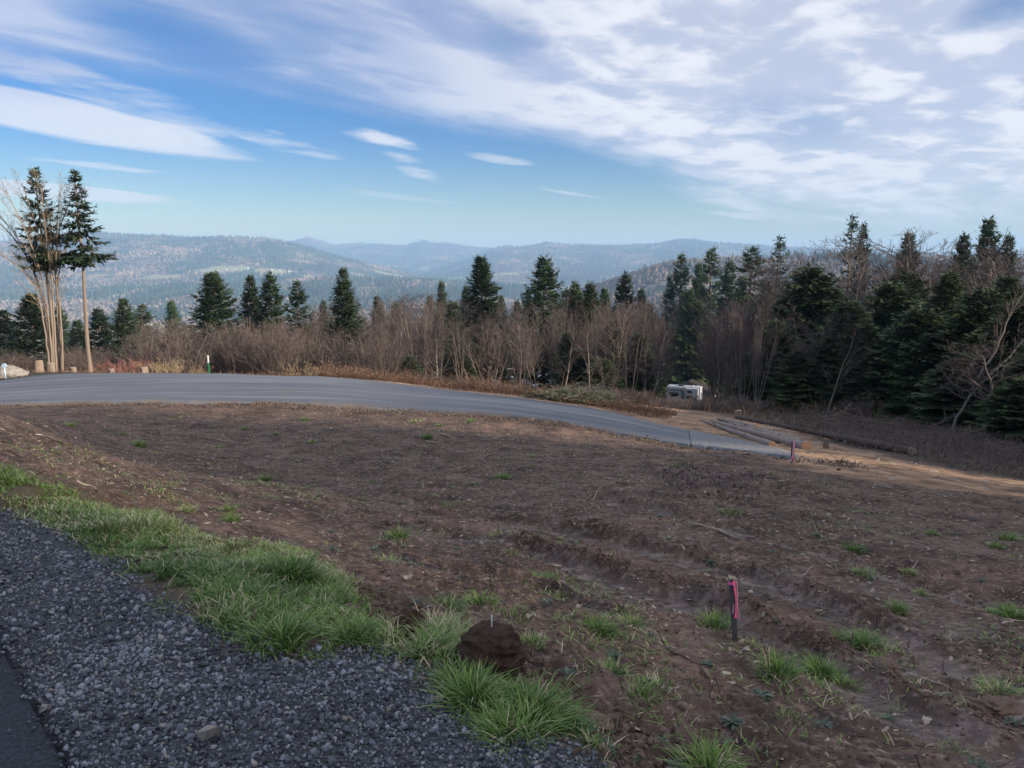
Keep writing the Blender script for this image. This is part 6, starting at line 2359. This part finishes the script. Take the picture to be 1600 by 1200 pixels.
for i, (px, py, w, hh, lab) in enumerate([(590, 950, .12, .06, 'small clod of earth at the edge of the verge'), (835, 1075, .22, .10, 'flat dark clod right of the big lump'), (920, 1120, .30, .10, 'broken dark earth edge above the gravel tip'), (1560, 1120, .30, .13, 'rough clod on the berm of the lower rut'), (1380, 1045, .24, .10, 'rough clod where the lower rut bends'), (545, 960, .16, .09, 'dark clod right of the yellowish clump')]):
    p = ground_at(px, py)
    p[2] = float(gz(p[0], p[1])) - .02
    lump('soil_lump', lab, 'lump of earth', p, (w * .7, w * .55, hh * .9), 20 + i, M['clod'], .46, 4)


def leaf(px, py, s, label, seed, mat='chip', dz=.02):
    r = np.random.default_rng(seed)
    p = ground_at(px, py)
    z = float(gz(p[0], p[1]))
    a = np.linspace(0, 2 * math.pi, 15)[:-1]
    rr = s * (.55 + .45 * np.abs(np.sin(a * 2.5))) * r.uniform(.8, 1.1, 14)
    V = np.stack([np.cos(a) * rr, np.sin(a) * rr * .8, .3 * s * np.sin(a * 2 + seed) + .25 * s * np.cos(a)], 1)
    V = np.concatenate([V, [[0, 0, 0]], V - [0, 0, .0015], [[0, 0, -.0015]]])
    i = np.arange(14)
    j = (i + 1) % 14
    T = np.concatenate([np.stack([np.full(14, 14), i, j], 1), np.stack([np.full(14, 29), j + 15, i + 15], 1), np.stack([i, i + 15, j], 1), np.stack([j, i + 15, j + 15], 1)])
    g = Geo()
    g.add(V, None, T, .85)
    tag(link('dead_leaf', g.mesh('dead_leaf', M[mat]), None, (p[0], p[1], z + dz)), label, 'dead leaf')


leaf(637, 925, .050, 'large pale dead leaf on the soil above the reddish lump', 1, dz=.03)
leaf(828, 985, .035, 'curled pale scrap right of the big dark lump', 2)
leaf(905, 972, .030, 'pale leaf at the top of the wide green patch', 3)
leaf(1450, 1120, .040, 'pinkish dead leaf in the lower rut', 4)
leaf(1170, 957, .035, 'tan dead leaf just right of the near stake', 5)
leaf(1165, 1030, .030, 'pale leaf lying below the near stake', 6)


def stick(pts, rad, label, mat='chip', lift=.012, tint=.75, group=None):
    P = np.array([ground_at(*q) for q in pts])
    P = resample(P, 12)
    P[:, 2] = np.maximum(gz(P[:, 0], P[:, 1]), P[:, 2] - .02) + lift + rad
    org = P[0].copy()
    V, Q, T = path_tube(P - org, rad * (1 - np.linspace(0, .6, 12)), 6)
    g = Geo()
    g.add(V, Q, T, tint)
    tag(link('stick', g.mesh('stick', M[mat], True), None, tuple(org)), label, 'stick', group)


for a in [([(925, 787), (932, 777), (938, 766)], .009, 'short pale stick standing out on the soil near the weeds'), ([(1082, 825), (1120, 830), (1165, 848)], .010, 'pale stick lying along the upper rut'), ([(1112, 823), (1130, 834), (1155, 843)], .007, 'thinner stick crossing the pale one on the upper rut'),
          ([(1252, 905), (1262, 898), (1272, 889)], .005, 'thin twig standing on the muddy track'), ([(1290, 875), (1305, 885), (1309, 895)], .005, 'curved straw on the soil right of the upper rut'), ([(1415, 1060), (1450, 1068), (1487, 1085)], .006, 'pale straw stalk lying over the lower rut'),
          ([(1438, 1096), (1460, 1098), (1484, 1090)], .006, 'pale stalk curving below the longer straw stalk'), ([(1288, 1060), (1294, 1072), (1300, 1086)], .005, 'thin pale stalk in the silvery weeds'), ([(665, 693), (680, 694), (690, 694)], .022, 'pale branch piece lying near the road, left one'), ([(746, 685), (755, 686), (762, 687)], .028, 'pale wood piece lying near the road, right one'),
          ([(688, 679), (697, 681), (705, 683)], .022, 'pale wood scrap above the other two near the road'), ([(710, 708), (720, 709), (730, 709)], .016, 'thin grey wood piece lying on the soil below the scraps'), ([(1565, 985), (1580, 978), (1600, 974)], .010, 'grey stick at the right border of the field'), ([(1216, 757), (1225, 757), (1234, 758)], .020, 'whitish wood piece on the soil below the far stake'),
          ([(1410, 898), (1424, 893), (1436, 884)], .006, 'straw stalk in the dry tuft'), ([(120, 757), (140, 759), (150, 764)], .012, 'pale stalk lying behind the verge'), ([(340, 690), (350, 692), (362, 691)], .016, 'pale wood piece on the soil far left of the centre'), ([(945, 752), (952, 754), (960, 756)], .016, 'small dark wood piece on the soil in the centre')]:
    stick(a[0], a[1], a[2])
for a in [([(700, 925), (740, 935), (790, 928), (820, 895)], .006, 'long dark root curving over the soil above the lumps'), ([(760, 895), (790, 930), (812, 955)], .006, 'dark root crossing the long curved one'), ([(660, 880), (685, 860), (690, 840)], .005, 'thin dark root at the left of the long curved one'),
          ([(1040, 1030), (1080, 1045), (1110, 1060)], .007, 'dark stick lying left of the near stake'), ([(805, 1028), (825, 1032), (842, 1026)], .006, 'dark twig beside the big dark lump'), ([(1075, 920), (1100, 935), (1150, 950)], .006, 'dark twig lying in the mud left of the near stake')]:
    stick(a[0], a[1], a[2], 'twig_dark', .004, .3)


# ---- brambles along the far verge, dry brush at the right, brush pile
def tangle(name, poly, n, h0, h1, rad, mat, label, seed, segs=4, leafy=0, hmap=None, lean=.9):
    r = np.random.default_rng(seed)
    p = sample(poly, n, r)
    z = np.where(np.hypot(p[:, 0], p[:, 1]) < 60, gz(p[:, 0], p[:, 1]), H(p[:, 0], p[:, 1]))
    h = r.uniform(h0, h1, n) * np.clip(.75 + fbm(p[:, 0] / 1.6, p[:, 1] / 1.6, 2, seed) * 1.2, .3, 1.5)
    a = r.uniform(0, 6.28, n)
    prev = np.stack([p[:, 0], p[:, 1], z - .02], 1)
    g = Geo()
    tn = np.clip(r.normal(.5, .25, n), 0, 1)
    vz = np.ones(n)
    for s in range(segs):
        a = a + r.normal(0, .5, n)
        k = (s + 1) / segs
        nx = prev + np.stack([np.cos(a) * h * lean * k / segs * 1.6, np.sin(a) * h * lean * k / segs * 1.6, h / segs * (1.7 - 2.4 * k * r.uniform(.4, 1, n))], 1)
        V, Q = tubes(prev, nx, rad * (1 - .18 * s) * np.ones(n), rad * (.82 - .18 * s) * np.ones(n), 3)
        g.add(V, Q, None, np.repeat(tn, 6))
        if leafy:
            m = r.random(n) < leafy
            q = prev[m]
            V, T = chips(q + np.array([0, 0, .01]), r.uniform(.04, .10, len(q)), r.uniform(.025, .06, len(q)), np.full(len(q), .006), r, 1.2)
            g.add(V, None, T, np.repeat(np.clip(tn[m] + .15, 0, 1), 7))
        prev = nx
    tag(link(name, g.mesh(name, M[mat])), label, kind='stuff')


VERGE = np.concatenate([np.array([at(px, py, Y)[:2] for px, py, Y in [(500, 587, 37.6), (600, 596, 35.9), (700, 607, 34.4), (800, 619, 32.9), (950, 640, 30.6), (1040, 655, 29)]]),
                        np.array([at(px, py, Y)[:2] for px, py, Y in [(1060, 640, 33), (950, 622, 35), (800, 605, 37.5), (700, 596, 38.6), (600, 588, 40), (500, 580, 41.5)]])])
tangle('brambles', VERGE, 3400, .35, .95, .010, 'bramble', 'rusty dead brambles and ferns along the far verge of the road', 5, 4, .5)
LEFTV = np.array([at(px, 583, Y)[:2] for px, Y in [(20, 40.5), (120, 41.8), (220, 42), (330, 41.5), (450, 40), (500, 38.6), (510, 42), (400, 44.5), (200, 46), (20, 45)]])
tangle('dead_grass', LEFTV, 1500, .15, .45, .008, 'bramble', 'low dead growth behind the road between stumps and post', 6, 3, .5)
tangle('dry_brush', BRUSHZ, 4000, .22, .85, .010, 'brush', 'grey brown dry brush covering the slope before the right wood', 7, 4, .25)
UNDER = np.array([(-34, 46), (34, 40), (44, 66), (-44, 70)], float)
tangle('undergrowth', UNDER, 3000, .6, 1.9, .013, 'bramble', 'brown undergrowth filling the wood floor behind the road', 8, 4, .15, lean=.6)
EDGE = np.array([at(px, py, Y)[:2] for px, py, Y in [(-60, 640, 27.4), (100, 632, 27.7), (350, 632, 27.7), (600, 640, 26.7), (800, 652, 25.7), (1000, 685, 23.2), (1080, 700, 21.6), (1240, 730, 18.4), (1330, 748, 18.0)]])
EDGEP = np.concatenate([EDGE, EDGE[::-1] - np.array([0, .9])])
tangle('dead_stalks', EDGEP, 1300, .08, .32, .006, 'brush', 'low dead stalks along the near edge of the far road', 9, 3, .4)
WEEDP = gpoly([(1010, 735), (1060, 728), (1210, 745), (1240, 775), (1170, 795), (1060, 780)])
tangle('dark_stalks', WEEDP, 420, .10, .35, .006, 'twig_dark', 'dark dead weed stalks in the middle of the soil', 10, 4, .2)
WEEDQ = gpoly([(110, 770), (250, 755), (300, 785), (270, 805), (150, 800)])
tangle('reddish_stalks', WEEDQ, 420, .02, .07, .003, 'bramble', 'reddish dead stems behind the upper verge', 12, 4, 0)


def brush_pile():
    r = np.random.default_rng(31)
    c = at(905, 628, 33.0)
    c[2] = float(H(c[0], c[1])) - .05
    o = thing('brush_pile', 'heap of cut greenish conifer boughs on the far verge of the road', 'brush pile', tuple(c))
    n = 420
    q = r.uniform(-1, 1, (n, 2))
    q = q[(q ** 2).sum(1) < 1]
    n = len(q)
    hgt = .6 * (1 - (q ** 2).sum(1)) ** .8
    P = np.stack([q[:, 0] * 2.1, q[:, 1] * 1.3, hgt * r.uniform(.3, 1, n)], 1)
    zz = H(c[0] + P[:, 0], c[1] + P[:, 1]) - c[2]
    P[:, 2] += zz
    a = r.normal(.3, .7, n) + r.choice([0, math.pi], n)
    d = unit(np.stack([np.cos(a), np.sin(a) * .6, r.normal(-.05, .25, n)], 1))
    L = r.uniform(.5, 1.2, n)
    g = Geo()
    B, D, U, LL, W, TT = [], [], [], [], [], []
    upv = np.tile(np.array([[0, 0, 1.0]]), (n, 1))
    for k in range(11):
        f = k / 11
        for sg in (-1, 1):
            s = unit(np.cross(d, upv))
            e = unit(d * .8 + s * sg * .7 + upv * r.normal(0, .3, (n, 1)))
            B.append(P + d * (L * f)[:, None]); D.append(e); U.append(upv)
            l = .24 * r.uniform(.5, 1.2, n) * (1.1 - f * .5)
            LL.append(l); W.append(l * .16); TT.append(np.clip(r.normal(.6, .2, n), 0, 1))
    sprays(np.concatenate(B), np.concatenate(D), np.concatenate(U), np.concatenate(LL), np.concatenate(W), np.concatenate(TT), g)
    M['bough'] = simple('cut_boughs', (0.075, 0.085, 0.042), (0.30, 0.29, 0.16), 1.5, .85, 0, tint='tint')
    x = link('needles', g.mesh('pile_needles', M['bough']), o)
    x['kind'] = 'stuff'
    for i in range(16):
        k = r.integers(n)
        b = P[k] + np.array([0, -.15, .08])
        m = 6
        t = np.linspace(0, 1, m)
        sw = r.normal(0, .25)
        Q_ = b[None] + d[k][None] * (t * r.uniform(.6, 1.3))[:, None] + np.array([[0, 0, 1.0]]) * (.25 * np.sin(t * 3) + sw * t ** 2 * .4)[:, None]
        V, Q, T = path_tube(Q_, np.linspace(.016, .007, m), 6)
        G = Geo()
        G.add(V, Q, T, .8)
        link('branch', G.mesh('pile_branch', M['bark_pale'], True), o)


brush_pile()


def slash(px, py, Y, label, seed, n=9, L=2.2):
    """pale dead branches lying on the brush"""
    r = np.random.default_rng(seed)
    c = at(px, py, Y)
    c[2] = float(H(c[0], c[1]))
    o = thing('dead_branch', label, 'dead branch', tuple(c), 0, None)
    S = []
    grow(S, r, np.array([0, 0, .15]), unit(np.array([r.choice([-1, 1]), .2, .18])), L, .035, 1, 3, (35, 40, 40), .01, (0, 7, 4), .16)
    V, Q = tubes([x[1] for x in S], [x[2] for x in S], [max(.008, x[3]) for x in S], [max(.006, x[4]) for x in S], 5)
    g = Geo()
    g.add(V, Q, None, np.clip(np.repeat(r.normal(.6, .2, len(S)), 10), 0, 1))
    link('branch', g.mesh('dead_branch', M['bark_pale']), o)


for i, (px, py, Y, lab, L) in enumerate([(1335, 660, 44, 'pale dead branch heap at the foot of the forked sapling', 2.6), (1400, 664, 40, 'curved pale dead branch lying on the dry brush', 2.6), (1375, 662, 42, 'grey dead branch in the brush before the right wood', 2.2), (1300, 668, 40, 'dead branch lying on the left of the dry brush', 1.8),
                                           (1500, 690, 32, 'short pale dead branch at the right of the dry brush', 1.4), (1450, 675, 37, 'grey dead branch near the middle of the dry brush', 1.8), (880, 640, 31.6, 'pale branch sticking out below the brush pile', 1.3), (985, 632, 33, 'dead branch right of the brush pile', 1.4), (1280, 665, 38, 'dead branch behind the small orange stump', 1.6)]):
    slash(px, py, Y, lab, 200 + i, L=L)
